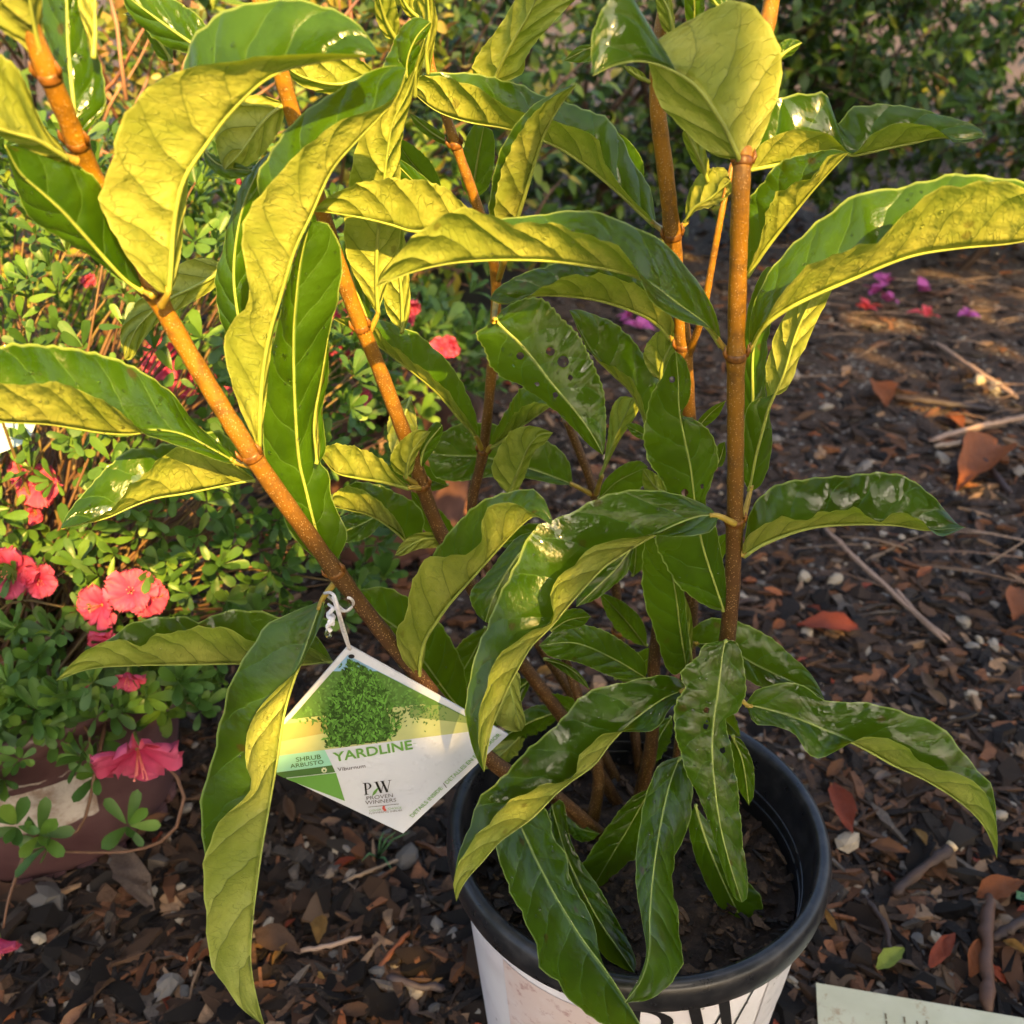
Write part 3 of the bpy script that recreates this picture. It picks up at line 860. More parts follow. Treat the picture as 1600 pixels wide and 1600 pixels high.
leaf('u', .46, .47, [(398, 600), (378, 520), (366, 430), (376, 340), (400, 275), (432, 228)], [(370, 560), (345, 500), (336, 440), (350, 380), (365, 320), (388, 270)], [(402, 500), (398, 400), (412, 320)], .006, .006)
leaf('d', .50, .49, [(356, 418), (310, 445), (260, 470), (215, 512), (195, 562)], [(330, 405), (290, 408), (245, 440), (208, 480), (188, 522)], [(335, 450), (295, 475), (252, 500), (225, 530), (207, 560)], .004, 0)
leaf('u', .395, .355, [(226, 455), (195, 435), (135, 370), (100, 332), (65, 300), (32, 270), (8, 226)], [(190, 438), (140, 400), (90, 370), (52, 346), (35, 320), (24, 285), (12, 245)],
     [(222, 425), (190, 360), (160, 295), (140, 270), (90, 245), (45, 230)], .004, .012, pet=[(240, 462, .39)], drops=18, ripple=.5)
leaf('d', .385, .385, [(262, 460), (266, 420), (272, 345), (287, 280), (320, 228), (360, 175), (420, 120), (490, 98), (590, 86)],
     [(246, 455), (205, 410), (168, 345), (155, 310), (176, 245), (188, 190), (228, 142), (275, 112), (350, 97), (440, 86), (520, 84)],
     [(275, 440), (284, 380), (291, 310), (300, 210), (285, 110), (330, 28), (440, -2), (530, 18), (575, 55)], -.014, .02, pet=[(252, 478, .39)], drops=20, ripple=.6)
leaf('d', .375, .34, [(106, 246), (60, 218), (20, 206), (-40, 190)], [(95, 225), (75, 205), (60, 180), (45, 140), (25, 105), (0, 85), (-30, 80)], [(92, 252), (50, 236), (0, 214), (-25, 206)], -.004, .004, pet=[(120, 252, .378)], ripple=.5)
leaf('d', .37, .35, [(74, 118), (58, 60), (47, 0), (42, -50)], [(50, 88), (25, 62), (-5, 42), (-25, 0), (-5, -40)], [(73, 90), (67, 40), (66, 0), (58, -40)], -.004, .006, pet=[(84, 142, .37)], ripple=.5)
leaf('u', .38, .40, [(122, 214), (115, 150), (108, 80), (105, 0), (102, -70)], [(107, 190), (85, 140), (69, 70), (65, 0), (70, -55)], [(150, 190), (165, 162), (160, 110), (146, 60), (132, 0), (122, -55)], .006, .008, drops=40, ripple=.5)
leaf('d', .385, .40, [(142, 90), (147, 45), (148, -30)], [(134, 50), (122, 0)], [(147, 60), (149, 0)], -.003, .002, ripple=.2)
leaf('u', .46, .47, [(350, 98), (290, 60), (240, 25), (190, -12)], [(315, 30), (265, -5), (215, -35)], [(300, 85), (258, 72), (228, 48), (200, 18)], .006, .004)
leaf('u', .48, .48, [(270, 95), (243, 55), (226, 28), (192, 22)], [(268, 70), (245, 30), (222, 13)], [(250, 92), (232, 62), (222, 40)], .003, 0, drops=10)
leaf('d', .47, .45, [(445, 160), (410, 190), (378, 235), (350, 265)], [(400, 148), (360, 163), (338, 190), (335, 212), (342, 245)], [(440, 195), (412, 240), (380, 262)], 0, .004)
leaf('u', .46, .45, [(318, 235), (345, 258), (396, 268)], [(340, 245), (372, 255)], [(322, 255), (350, 278), (380, 277)], 0, 0)
leaf('d', .495, .47, [(590, 492), (588, 420), (591, 360), (598, 300), (605, 240), (614, 190), (634, 150), (650, 105)], [(565, 450), (542, 400), (538, 340), (548, 270), (560, 220), (582, 188), (615, 148)],
     [(606, 440), (624, 380), (628, 310), (625, 250), (632, 195), (642, 160)], -.003, .006, pet=[(570, 535, .50)], drops=6)
leaf('u', .50, .50, [(575, 500), (553, 440), (548, 380), (552, 330)], [(560, 470), (540, 410), (540, 360)], [(580, 460), (562, 410), (560, 360)], .003, .003)
leaf('d', .505, .50, [(630, 520), (628, 460), (622, 400), (618, 340)], [(605, 490), (598, 440), (605, 370)], [(640, 490), (640, 440), (632, 370)], .002, .003)
leaf('d', .48, .445, [(745, 346), (700, 352), (650, 360), (612, 350), (575, 341), (540, 335), (512, 331), (488, 330)], [(728, 322), (712, 307), (695, 292), (662, 282), (625, 279), (587, 281), (550, 290), (512, 308)],
     [(720, 335), (660, 325), (600, 312), (550, 318), (510, 326)], -.006, .016, pet=[(760, 360, .555)])
leaf('d', .50, .465, [(804, 348), (815, 318), (830, 270), (850, 210), (875, 165), (901, 131)], [(774, 342), (778, 290), (790, 250), (810, 210), (835, 176), (865, 150), (888, 138)],
     [(766, 342), (768, 290), (780, 240), (803, 198), (835, 163), (872, 143)], -.004, .012, pet=[(790, 400, .53), (778, 440, .56)])
leaf('d', .55, .52, [(768, 135), (785, 97), (805, 60), (828, 20), (855, -40)], [(815, 116), (822, 90), (842, 60), (878, 20), (905, -15)], [(738, 112), (750, 80), (775, 48), (800, 8), (820, -35)], -.004, .006)
leaf('d', .53, .51, [(672, 116), (668, 80), (672, 50), (669, 0), (660, -40)], [(680, 62), (684, 35), (677, 0)], [(660, 60), (660, 20), (652, -15)], 0, .004)
leaf('u', .51, .50, [(640, 145), (636, 100), (650, 60), (673, 34)], [(598, 115), (610, 78), (625, 46), (648, 27)], [(648, 105), (662, 68), (673, 42)], .006, 0, drops=10)
leaf('d', .52, .50, [(648, 150), (650, 110), (664, 60)], [(628, 140), (632, 95), (650, 66)], [(655, 120), (664, 85)], 0, 0)
leaf('d', .52, .50, [(620, 64), (602, 30), (588, -20)], [(600, 55), (586, 20)], [(624, 35), (612, -10)], 0, 0)
leaf('d', .53, .52, [(662, 32), (640, 15), (622, -15)], [(645, 32), (628, 12)], [(662, 10), (648, -20)], 0, 0)
leaf('d', .50, .48, [(585, 112), (530, 130), (475, 120), (438, 98)], [(562, 94), (505, 84), (462, 86)], [(565, 135), (520, 148), (468, 132)], -.002, .004)
leaf('u', .58, .57, [(737, 315), (745, 260), (756, 198)], [(721, 285), (724, 232), (740, 196)], [(764, 290), (773, 240), (770, 206)], .004, .004, pet=[(722, 250, .55)])
leaf('u', .57, .55, [(712, 332), (660, 295), (612, 248)], [(690, 300), (645, 262), (622, 248)], [(690, 330), (645, 305), (618, 272)], .003, 0)
leaf('u', .56, .56, [(706, 226), (672, 205), (638, 176)], [(690, 207), (660, 187)], [(688, 224), (655, 203)], 0, 0)
leaf('d', .49, .48, [(1053, 62), (1045, 20), (1024, -25)], [(1034, 42), (1024, 0)], [(1054, 30), (1044, -15)], 0, .003)
leaf('u', .50, .49, [(1085, 45), (1085, 0), (1080, -35)], [(1072, 30), (1070, -10)], [(1100, 30), (1098, -10)], 0, .003, drops=8)
leaf('u', .49, .49, [(1140, 15), (1120, 5), (1105, -20)], [(1125, 12), (1108, 0)], [(1138, 0), (1120, -20)], 0, .003)
leaf('d', .50, .49, [(1015, 128), (995, 118), (975, 103)], [(1005, 114), (988, 104)], [(1000, 126), (982, 114)], 0, 0)
leaf('u', .52, .52, [(958, 78), (930, 72), (880, 95)], [(945, 68), (905, 72)], [(935, 92), (905, 98)], 0, 0)

# --- darker leaves deep inside the plant
irng = random.Random(31)
for (x, y, Yd, a, L) in ((720, 860, .60, -2.4, 120), (760, 980, .58, 2.0, 130), (830, 1060, .57, 2.5, 120), (880, 1110, .56, 2.9, 110), (1010, 1010, .58, -2.2, 110), (860, 900, .60, -1.0, 110), (930, 1130, .56, -2.6, 100),
                         (990, 900, .60, -1.4, 100), (600, 800, .60, 2.6, 110), (700, 760, .62, -2.8, 100), (820, 1140, .55, 2.3, 90), (1090, 1090, .55, .6, 90), (1050, 1120, .56, 2.2, 90), (880, 830, .62, 2.9, 110), (960, 1060, .58, -.4, 90),
                         (1085, 900, .57, -.9, 90), (690, 300, .62, -2.5, 110), (1000, 300, .60, -2.0, 110), (520, 420, .58, -2.0, 110), (640, 620, .60, 1.9, 110)):
    c, s_ = math.cos(a), math.sin(a)
    w = L * irng.uniform(.17, .22)
    f = irng.choice('uuud')
    bend = irng.uniform(-.25, .25) * L

    def q(t, k):
        return (x + c * L * t - s_ * (k * w + bend * t * t), y + s_ * L * t + c * (k * w + bend * t * t))
    leaf(f, Yd, Yd - .03, [q(0, 0), q(.35, 0), q(.7, 0), q(1, 0)], [q(.15, .6), q(.4, 1), q(.7, .8), q(.9, .35)], [q(.15, -.6), q(.4, -1), q(.7, -.8), q(.9, -.35)], irng.uniform(-.006, .01), irng.uniform(-.006, .01), drops=6)

# ------------------------------------------------------------------ white and black nursery pot, soil
def spot_white():
    t = NT('pot_white_plastic')
    tc = t.n('ShaderNodeTexCoord').outputs['Object']
    f = t.noise(tc, 14, 5, 0.6)
    c = t.mix(t.step(f, 0.35, 0.75), (0.74, 0.72, 0.74), (0.62, 0.58, 0.60))
    vo = t.voro(tc, 90)
    sc = t.n('ShaderNodeSeparateColor')
    t.l(vo.outputs['Color'], sc.inputs[0])
    speck = t.math('MULTIPLY', t.math('GREATER_THAN', sc.outputs[0], 0.86), t.step(vo.outputs['Distance'], 0.16, 0.07))
    c = t.mix(t.math('MULTIPLY', speck, 0.8), c, (0.06, 0.04, 0.03))
    c = t.mix(t.math('MULTIPLY', t.step(t.noise(tc, 300, 5, 0.7), 0.62, 0.72), 0.35), c, (0.25, 0.19, 0.14))
    return t.done(t.bsdf(c, 0.38, None, 0.5))


def black_plastic():
    t = NT('pot_black_plastic')
    tc = t.n('ShaderNodeTexCoord').outputs['Object']
    f = t.noise(tc, 60, 5, 0.65)
    c = t.mix(t.step(f, 0.45, 0.7), (0.012, 0.013, 0.016), (0.035, 0.034, 0.036))
    n = t.bump(t.noise(tc, 500, 3), 0.15, 0.0004)
    return t.done(t.bsdf(c, t.math('MULTIPLY_ADD', f, 0.3, 0.16), n, 0.5))


M_WHITE = spot_white()
M_BLACK = black_plastic()
pot = empty('nursery_pot', (POT_C.x, POT_C.y, 0))
tag(pot, 'round white nursery pot with black rim holding the viburnum', 'pot')
PZ = 0.25


def wall_r(z):
    return 0.108 + (0.1285 - 0.108) * z / 0.226


Vp, Fp = lathe_data([(0.0, 0.002), (0.100, 0.002), (0.108, 0.006), (wall_r(.03), .03), (wall_r(.1), .1), (wall_r(.18), .18), (wall_r(.226), .226), (.1262, .2265)], 96, POT_C)
mk('body', Vp, Fp, M_WHITE, pot)
rim_prof = [(.1262, .2268), (.1290, .2262), (.1298, .2255), (.1318, .2240), (.1350, .2245), (.1372, .2275), (.1382, .2335), (.1381, .2400), (.1366, .2465), (.1335, .2498), (.1300, .2502),
            (.1272, .2480), (.1258, .2420), (.1250, .2300), (.1225, .2240), (.1212, .2100), (.1195, .1900), (.1180, .1700), (.1170, .15)]
Vp, Fp = lathe_data(rim_prof, 96, POT_C)
mk('rim', Vp, Fp, M_BLACK, pot)
# two moulded ribs inside the rim
for z0, r0 in ((.214, .1216), (.204, .1207)):
    a = [Vector((POT_C.x + r0 * math.cos(q * 2 * math.pi / 72), POT_C.y + r0 * math.sin(q * 2 * math.pi / 72), z0)) for q in range(73)]
    tube('inner_rib', a, 0.0011, M_BLACK, pot, 6)


def pot_hit(px, py):
    d = ray(px, py)
    c = Vector((0, 0, CAMH))
    lo = None
    for k in range(4000):
        s = 0.35 + k * 0.0002
        p = c + d * s
        r = math.hypot(p.x - POT_C.x, p.y - POT_C.y)
        if p.z < 0.232 and r < wall_r(p.z):
            return math.atan2(p.y - POT_C.y, p.x - POT_C.x), p.z
    return None


def wall_pt(th, z, lift=0.0005):
    r = wall_r(z) + lift
    return (POT_C.x + r * math.cos(th), POT_C.y + r * math.sin(th), z)


def text_data(s, bold=0.0):
    cu = bpy.data.curves.new('t', 'FONT')
    cu.body = s
    cu.size = 1
    cu.offset = bold
    cu.resolution_u = 3
    to = bpy.data.objects.new('t', cu)
    col.objects.link(to)
    dg = bpy.context.evaluated_depsgraph_get()
    me = bpy.data.meshes.new_from_object(to.evaluated_get(dg))
    V = np.array([v.co[:2] for v in me.vertices])
    F = [tuple(p.vertices) for p in me.polygons]
    bpy.data.objects.remove(to)
    bpy.data.curves.remove(cu)
    bpy.data.meshes.remove(me)
    V[:, 0] -= V[:, 0].min()
    return V, F


def stroke(x0, y0, x1, y1, w):
    """one pen stroke with level ends"""
    return [(x0 - w / 2, y0), (x0 + w / 2, y0), (x1 + w / 2, y1), (x1 - w / 2, y1)]


def serif_W():
    return [stroke(.13, .98, .34, .0, .13), stroke(.34, .0, .50, .72, .035), stroke(.47, .98, .68, .0, .13), stroke(.68, .0, .90, .98, .035),
            [(0, .975), (.27, .975), (.27, 1.01), (0, 1.01)], [(.36, .975), (.60, .975), (.60, 1.01), (.36, 1.01)], [(.80, .975), (1.0, .975), (1.0, 1.01), (.80, 1.01)]]


def serif_P():
    out = [stroke(.20, 1.0, .20, .0, .13), [(.03, -.01), (.37, -.01), (.37, .03), (.03, .03)], [(.03, .97), (.30, .97), (.30, 1.01), (.03, 1.01)]]
    n = 12
    for k in range(n):
        a0, a1 = math.pi / 2 - math.pi * k / n, math.pi / 2 - math.pi * (k + 1) / n
        q = []
        for a, rr in ((a0, 1), (a1, 1), (a1, 0), (a0, 0)):
            rx, ry = (.36, .29) if rr else (.225, .25)
            q.append((.27 + rx * math.cos(a), .715 + ry * math.sin(a)))
        out.append(q)
    return out


def subdiv_poly(q, n=6):
    """a quad as a small strip, so that it can follow a curved wall"""
    a, b, c, d = [Vector((p[0], p[1], 0)) for p in q]
    V, F = [], []
    for i in range(n + 1):
        u = i / n
        V += [a.lerp(d, u), b.lerp(c, u)]
    for i in range(n):
        F.append((2 * i, 2 * i + 1, 2 * i + 3, 2 * i + 2))
    return [(v.x, v.y) for v in V], F


M_INK = simple('black_ink', (0.012, 0.012, 0.014), 0.4)
M_GINK = simple('grey_ink', (0.10, 0.09, 0.10), 0.5)
hit0, hit1 = pot_hit(1064, 1586), pot_hit(1191, 1531)
th0, th1 = hit0[0], hit1[0]
zt = 0.5 * (hit0[1] + hit1[1]) + .005
Rm = wall_r(zt)
wW = (th1 - th0) * Rm
print('pot logo', hit0, hit1, wW)
for nm, polys, ox, ww in (('printed_letter', serif_W(), 0.0, wW), ('printed_letter', serif_P(), -0.70 * wW, wW)):
    J = Join()
    for q in polys:
        V, F = subdiv_poly(q)
        J.add([wall_pt(th0 + (ox + x * ww) / Rm, zt + (y - 1) * ww * 0.86) for x, y in V], F)
    J.build(nm, M_INK, pot, False)
# printed green leaf between the letters
V = []
for k in range(13):
    u = k / 12
    w = 0.12 * math.sin(math.pi * u) ** 0.8
    V += [(-.08 + .30 * u - w * .5, .20 + .30 * u + w * .5), (-.08 + .30 * u + w * .5, .20 + .30 * u - w * .5)]
F = [(2 * i, 2 * i + 1, 2 * i + 3, 2 * i + 2) for i in range(12)]
M_GREENINK = simple('green_ink', (0.09, 0.27, 0.045), 0.4, 40, 0.2)
mk('printed_leaf', [wall_pt(th0 + x * wW / Rm, zt + (y - 1) * wW * .86, .0010) for x, y in V], F, M_GREENINK, pot, False)
# pale sticker with small grey lettering
hs = pot_hit(1196, 1545)
V, F = [], []
for i in range(13):
    for j in range(2):
        V.append(wall_pt(hs[0] + (i / 12) * 0.36, hs[1] + .016 - j * .07, .0007))
F = [(2 * i, 2 * i + 1, 2 * i + 3, 2 * i + 2) for i in range(12)]
mk('sticker', V, F, simple('sticker_paper', (0.60, 0.57, 0.60), 0.3, 80, 0.08), pot)
for s, dz, k in (('VIBURNUM', .008, .0034), ('YARDLINE', .0035, .0034), ('3', -.003, .004), ('2024', -.024, .0026)):
    V, F = text_data(s, .004)
    mk('printed_text', [wall_pt(hs[0] + .06 + x * k / Rm, hs[1] + dz + y * k, .0011) for x, y in V], F, M_GINK, pot, False)


def pink_print():
    t = NT('pink_label_print')
    tc = t.n('ShaderNodeTexCoord').outputs['Object']
    f = t.noise(tc, 110, 5, 0.7)
    c = t.mix(t.step(f, 0.54, 0.66), (0.66, 0.54, 0.51), (0.46, 0.29, 0.27))
    c = t.mix(t.math('MULTIPLY', t.step(t.noise(tc, 22, 3), 0.45, 0.65), 0.6), c, (0.72, 0.66, 0.66))
    return t.done(t.bsdf(c, 0.4))


h2 = pot_hit(800, 1545)
V = []
for i in range(15):
    for j in range(6):
        V.append(wall_pt(h2[0] - .05 + i / 14 * .62, .205 - j * .03, .0006))
F = [(6 * i + j, 6 * i + j + 1, 6 * i + j + 7, 6 * i + j + 6) for i in range(14) for j in range(5)]
mk('label_print', V, F, pink_print(), pot)


def soil():
    t = NT('potting_soil')
    tc = t.n('ShaderNodeTexCoord').outputs['Object']
    f = t.noise(tc, 70, 6, 0.7)
    c = t.ramp(f, [(0.3, (0.014, 0.010, 0.008)), (0.55, (0.045, 0.029, 0.02)), (0.75, (0.11, 0.07, 0.045))])
    n = t.bump(t.noise(tc, 260, 6, 0.7), 1.0, 0.004)
    m = t.done(t.bsdf(c, 0.75, n, 0.3))
    V, F = [], []
    seg, rings = 64, 22
    for i in range(rings + 1):
        r = 0.1188 * i / rings
        for k in range(seg):
            a = 2 * math.pi * k / seg
            x, y = POT_C.x + r * math.cos(a), POT_C.y + r * math.sin(a)
            z = 0.192 + float(vnoise(np.array(x * 60), np.array(y * 60))) * .009 + float(vnoise(np.array(x * 170), np.array(y * 170))) * .004 - .006 * (i / rings) ** 2
            V.append((x, y, z))
    for i in range(rings):
        for k in range(seg):
            k2 = (k + 1) % seg
            F.append((i * seg + k, (i + 1) * seg + k, (i + 1) * seg + k2, i * seg + k2))
    o = mk('potting_soil', V, F, m)
    tag(o, 'dark moist potting soil inside the white and black pot', 'soil', kind='stuff')


soil()
HAVE_SOIL = True

# ------------------------------------------------------------------ scattering
M_CHIP = attr_mat('bark_chip', 0.72, 0, 0.9, 230, 0.003, 0.55, 0.25)
M_STONE = attr_mat('pebble', 0.6, 0, 0.5, 300, 0.0015, 0.3, 0.4)
M_DEAD = attr_mat('dead_leaf', 0.5, 0.12, 0.7, 110, 0.004, 0.7, 0.4, 1.0)
M_SMALL = attr_mat('small_leaf', 0.38, 0.24, 0.2, 200, 0.001, 0.3, 0.3, 1.3)
M_PETAL = attr_mat('azalea_petal', 0.5, 0.35, 0.25, 220, 0.001, 0.12, 0.3, 0.55)
M_TWIG = attr_mat('twig', 0.6, 0, 0.4, 300, 0.001, 0.3, 0.4)


def chip_template(rng, thin=1.0):
    wid = rng.choice([.6, 1, 1.2])
    """splintered wedge of bark, about 1 long"""
    V = []
    for k, x in enumerate((-.5, -.12, .2, .5)):
        w = rng.uniform(.08, .24) * wid * (0.5 if k in (0, 3) else 1)
        h = rng.uniform(.07, .16) * thin * (0.6 if k in (0, 3) else 1)
        ox, oy, oz = rng.uniform(-.08, .08), rng.uniform(-.07, .07), rng.uniform(-.03, .03)
        for sy, sz in ((-1, -1), (1, -1), (1, 1), (-1, 1)):
            V.append((x + ox + rng.uniform(-.06, .06), oy + sy * w * rng.uniform(.75, 1.2), oz + sz * h * rng.uniform(.6, 1.2)))
    F = [(3, 2, 1, 0), (12, 13, 14, 15)]
    for i in range(3):
        for k in range(4):
            F.append((i * 4 + k, i * 4 + (k + 1) % 4, i * 4 + 4 + (k + 1) % 4, i * 4 + 4 + k))
    return np.array(V), F


def stone_template(rng):
    V, F = [(0, 0, -.32)], []
    for i, (z, r) in enumerate(((-.2, .38), (.06, .5), (.26, .33))):
        for k in range(7):
            a = 2 * math.pi * k / 7 + i * .4
            q = r * rng.uniform(.66, 1.25)
            V.append((q * math.cos(a) * 1.15, q * math.sin(a) * .85, z * rng.uniform(.8, 1.2)))
    V.append((0, 0, .36))
    for k in range(7):
        k2 = (k + 1) % 7
        F += [(0, 1 + k2, 1 + k), (22, 15 + k, 15 + k2)]
        for i in range(2):
            F.append((1 + i * 7 + k, 1 + i * 7 + k2, 8 + i * 7 + k2, 8 + i * 7 + k))
    return np.array(V), F


def oval_leaf(rng, w=.2, fold=.25, curl=.2, n=5, tip=1.0, twist=0.0):
    """small leaf along +x from 0 to 1, upper face up"""
    V, F = [], []
    ph = rng.random() * 6
    for i in range(n + 1):
        t = i / n
        hw = w * math.sin(math.pi * min(.985, max(.05, t ** .85))) ** tip + .008
        z = curl * (t - t * t * 1.3) + .02 * math.sin(7 * t + ph)
        tw = twist * (t - .3)
        for s in (-1, 0, 1):
            y = s * hw
            zz = z + abs(s) * hw * fold + y * tw
            V.append((t, y, zz))
    for i in range(n):
        for j in range(2):
            F.append((i * 3 + j, (i + 1) * 3 + j, (i + 1) * 3 + j + 1, i * 3 + j + 1))
    return np.array(V), F


def round_leaf(rng, w=.2, fold=.25, curl=.2):
    """small obovate leaf with a rounded tip, along +x"""
    V, F = [], []
    ph = rng.random() * 6
    for t in (0, .18, .4, .6, .78, .92, 1.0):
        hw = w * 1.25 * (t ** .8) * math.sqrt(max(0, 1 - t ** 5)) + .012
        z = curl * (t - t * t * 1.25) + .015 * math.sin(8 * t + ph)
        for s in (-1, 0, 1):
            V.append((t, s * hw, z + abs(s) * hw * fold))
    for i in range(6):
        for j in range(2):
            F.append((i * 3 + j, (i + 1) * 3 + j, (i + 1) * 3 + j + 1, i * 3 + j + 1))
    return np.array(V), F


def dry_leaf(rng, w=.2):
    """crinkled, curled dead leaf with a ragged margin"""
    V, F = [], []
    n, m = 9, 4
    curl, tw, cup = rng.uniform(.05, .35), rng.uniform(-.6, .6), rng.uniform(.2, .9)
    for i in range(n + 1):
        t = i / n
        hw = w * math.sin(math.pi * min(.98, max(.04, t ** .85))) + .01
        for j in range(m + 1):
            s = j / m * 2 - 1
            y = s * hw * rng.uniform(.86, 1.12)
            V.append((t + rng.uniform(-.02, .02), y, curl * (t - t * t * 1.2) + cup * hw * s * s + y * tw * (t - .3) + rng.uniform(-.03, .03)))
    for i in range(n):
        for j in range(m):
            a = i * (m + 1) + j
            F.append((a, a + m + 1, a + m + 2, a + 1))
    return np.array(V), F


def rotm(rx, ry, rz):
    from mathutils import Euler
    return Euler((rx, ry, rz)).to_matrix()


def frame(x, up):
    x = Vector(x).normalized()
    up = Vector(up)
    y = up.cross(x)
    if y.length < 1e-5:
        y = x.orthogonal()
    y.normalize()
    z = x.cross(y)
    return Matrix((x, y, z)).transposed()


def project(p):
    d = p.y * CP - (p.z - CAMH) * SP
    if d < .05:
        return None
    return 800 + FPX * p.x / d, 800 - FPX * (p.y * SP + (p.z - CAMH) * CP) / d, d


def scatter(items, templates, palette, mat, name, stuff_name, parent=None, nkeep=300, setter=None, stuff_label=None, stuff_cat=None, smooth=True, margin=10):
    """items: (pos, rot3x3, scale, template index, colour index); the nkeep that show largest become objects, the rest one mesh"""
    sc = []
    for i, it in enumerate(items):
        q = project(it[0])
        if q and -margin < q[0] < 1600 + margin and -margin < q[1] < 1600 + margin:
            sc.append((it[2] / q[2], i))
    sc.sort(reverse=True)
    keep = set(i for _, i in sc[:nkeep])
    cache = {}
    J = Join()
    made = []
    for i, (p, R, s, k, c) in enumerate(items):
        V, F = templates[k]
        if i in keep:
            if (k, c) not in cache:
                me = bpy.data.meshes.new(name)
                me.from_pydata([tuple(v) for v in V], [], F)
                fin(me, smooth, colors=np.broadcast_to(np.array(palette[c]), V.shape))
                me.materials.append(mat)
                cache[(k, c)] = me
            o = bpy.data.objects.new(name, cache[(k, c)])
            col.objects.link(o)
            mw = Matrix.Translation(p) @ R.to_4x4() @ Matrix.Scale(s, 4)
            if parent is not None:
                o.parent = parent
                o.matrix_parent_inverse = Matrix.Translation(-parent.location)
            o.matrix_basis = mw
            if setter:
                setter(o, k, c, p)
            made.append(o)
        else:
            J.add(V * s @ np.array(R).T + np.array(p), F, palette[c])
    if J.n:
        so = J.build(stuff_name, mat, parent, smooth)
        so['kind'] = 'stuff'
        if stuff_label:
            so['label'] = stuff_label
        if stuff_cat:
            so['category'] = stuff_cat
    return made


LANDMARKS = [('white pot', G(1000, 1640)), ('maroon pot', G(120, 1400)), ('pale green card', G(1430, 1585)), ('long split pale stick', G(1380, 915)), ('stout brown stick', G(1543, 1500)),
             ('dark sawn stick', G(1440, 1360)), ('curled red orange leaf', G(1295, 978)), ('thin pale curved twig', G(510, 1478)), ('purple fallen blossoms', G(1380, 470)), ('short pale cut stick', G(1490, 694)),
             ('large dark grey stone', G(635, 1350)), ('far slanting pale stick', G(1525, 575)), ('flat orange oval leaf', G(1560, 1390)), ('glossy red leaf', G(1315, 1265)), ('thin reddish twig', G(612, 1490)),
             ('crinkled grey brown leaf', G(210, 1378)), ('brown azalea pot', G(600, 800)), ('dark grey background pot', G(720, 500)), ('small golden oval leaf', G(500, 1456)), ('yellow green leaf', G(1390, 1502))]


def near(p):
    return min(LANDMARKS, key=lambda q: (q[1] - p).length)[0]


def clear_of_pots(x, y, m=0.0):
    return math.hypot(x - POT_C.x, y - POT_C.y) > .112 + m and math.hypot(x + .488, y - .811) > .125 + m


def ground_pts(n, rng, far=3.4):
    """ground positions spread evenly over the picture rather than over the ground"""
    out = []
    while len(out) < n:
        px, py = rng.uniform(-160, 1760), rng.uniform(330, 1800)
        g = G(px, py)
        if 0.3 < g.y < far and clear_of_pots(g.x, g.y):
            out.append(g)
    return out

# ------------------------------------------------------------------ mulch: bark chips, pebbles, fallen leaves, twigs
rng = random.Random(21)
CHIPS = [chip_template(rng) for _ in range(10)]
NARROW = [k for k in range(10) if np.ptp(CHIPS[k][0][:, 1]) < .42]
CHIP_COL = [(.014, .010, .008), (.034, .021, .014), (.046, .036, .028), (.085, .047, .027), (.12, .055, .028), (.18, .075, .034), (.25, .155, .09), (.12, .095, .075)]
CHIP_NAME = ['blackish', 'dark brown', 'charcoal grey', 'brown', 'reddish brown', 'rust coloured', 'tan', 'greyish']
CW = [38, 30, 7, 15, 8, 5, 5, 4]
items = []
for g in ground_pts(13000, rng):
    d = g.length
    s = rng.choice([.010, .014, .018, .022, .03, .042]) * rng.uniform(.8, 1.25)
    z = float(ground_z(g.x, g.y)) + s * rng.uniform(-.02, .10)
    R = rotm(rng.uniform(-.5, .5), rng.uniform(-.35, .35), rng.uniform(0, 6.28))
    items.append((Vector((g.x, g.y, z)), R, s, rng.randrange(10), rng.choices(range(8), CW)[0]))


def chip_set(o, k, c, p):
    sz = 'large ' if o.matrix_basis.to_scale().x > .034 else 'small '
    sh = 'slender ' if k in NARROW else 'broad '
    tag(o, sz + sh + CHIP_NAME[c] + ' bark chip on the mulch nearest the ' + near(p), 'bark chip', 'bark chips in the mulch')


scatter(items, CHIPS, CHIP_COL, M_CHIP, 'bark_chip', 'bark_mulch', None, 290, chip_set, 'dark wet shredded bark mulch covering the bed', 'mulch', False)

# long shredded splinters of bark
J = Join()
for g in ground_pts(5200, rng):
    V, F = CHIPS[rng.randrange(10)]
    s = rng.uniform(.02, .055)
    R = rotm(rng.uniform(-.3, .3), rng.uniform(-.25, .25), rng.uniform(0, 6.28))
    W = V * np.array((s, s * rng.uniform(.22, .4), s * .5)) @ np.array(R).T + np.array((g.x, g.y, float(ground_z(g.x, g.y)) + rng.uniform(.0, .005)))
    J.add(W, F, rng.choices(CHIP_COL, CW)[0])
tag(J.build('shredded_bark', M_CHIP, None, False), 'long dark splinters of shredded bark strewn through the mulch', 'mulch', kind='stuff')
# crumbs and fibres on the potting soil
J = Join()
for k in range(900):
    a, r = rng.uniform(0, 6.283), .116 * math.sqrt(rng.random())
    x, y = POT_C.x + r * math.cos(a), POT_C.y + r * math.sin(a)
    V, F = CHIPS[rng.randrange(10)]
    s = rng.choice([.004, .006, .009, .014])
    R = rotm(rng.uniform(-.6, .6), rng.uniform(-.5, .5), rng.uniform(0, 6.28))
    J.add(V * s @ np.array(R).T + np.array((x, y, .197 + rng.uniform(-.002, .004))), F, rng.choice([(.02, .014, .011), (.035, .022, .015), (.06, .036, .022), (.10, .06, .035), (.025, .02, .017)]))
bits = J.build('bark_crumbs', M_CHIP, None, False)
tag(bits, 'fine bark crumbs on the soil in the white and black pot', 'bark crumbs', kind='stuff')

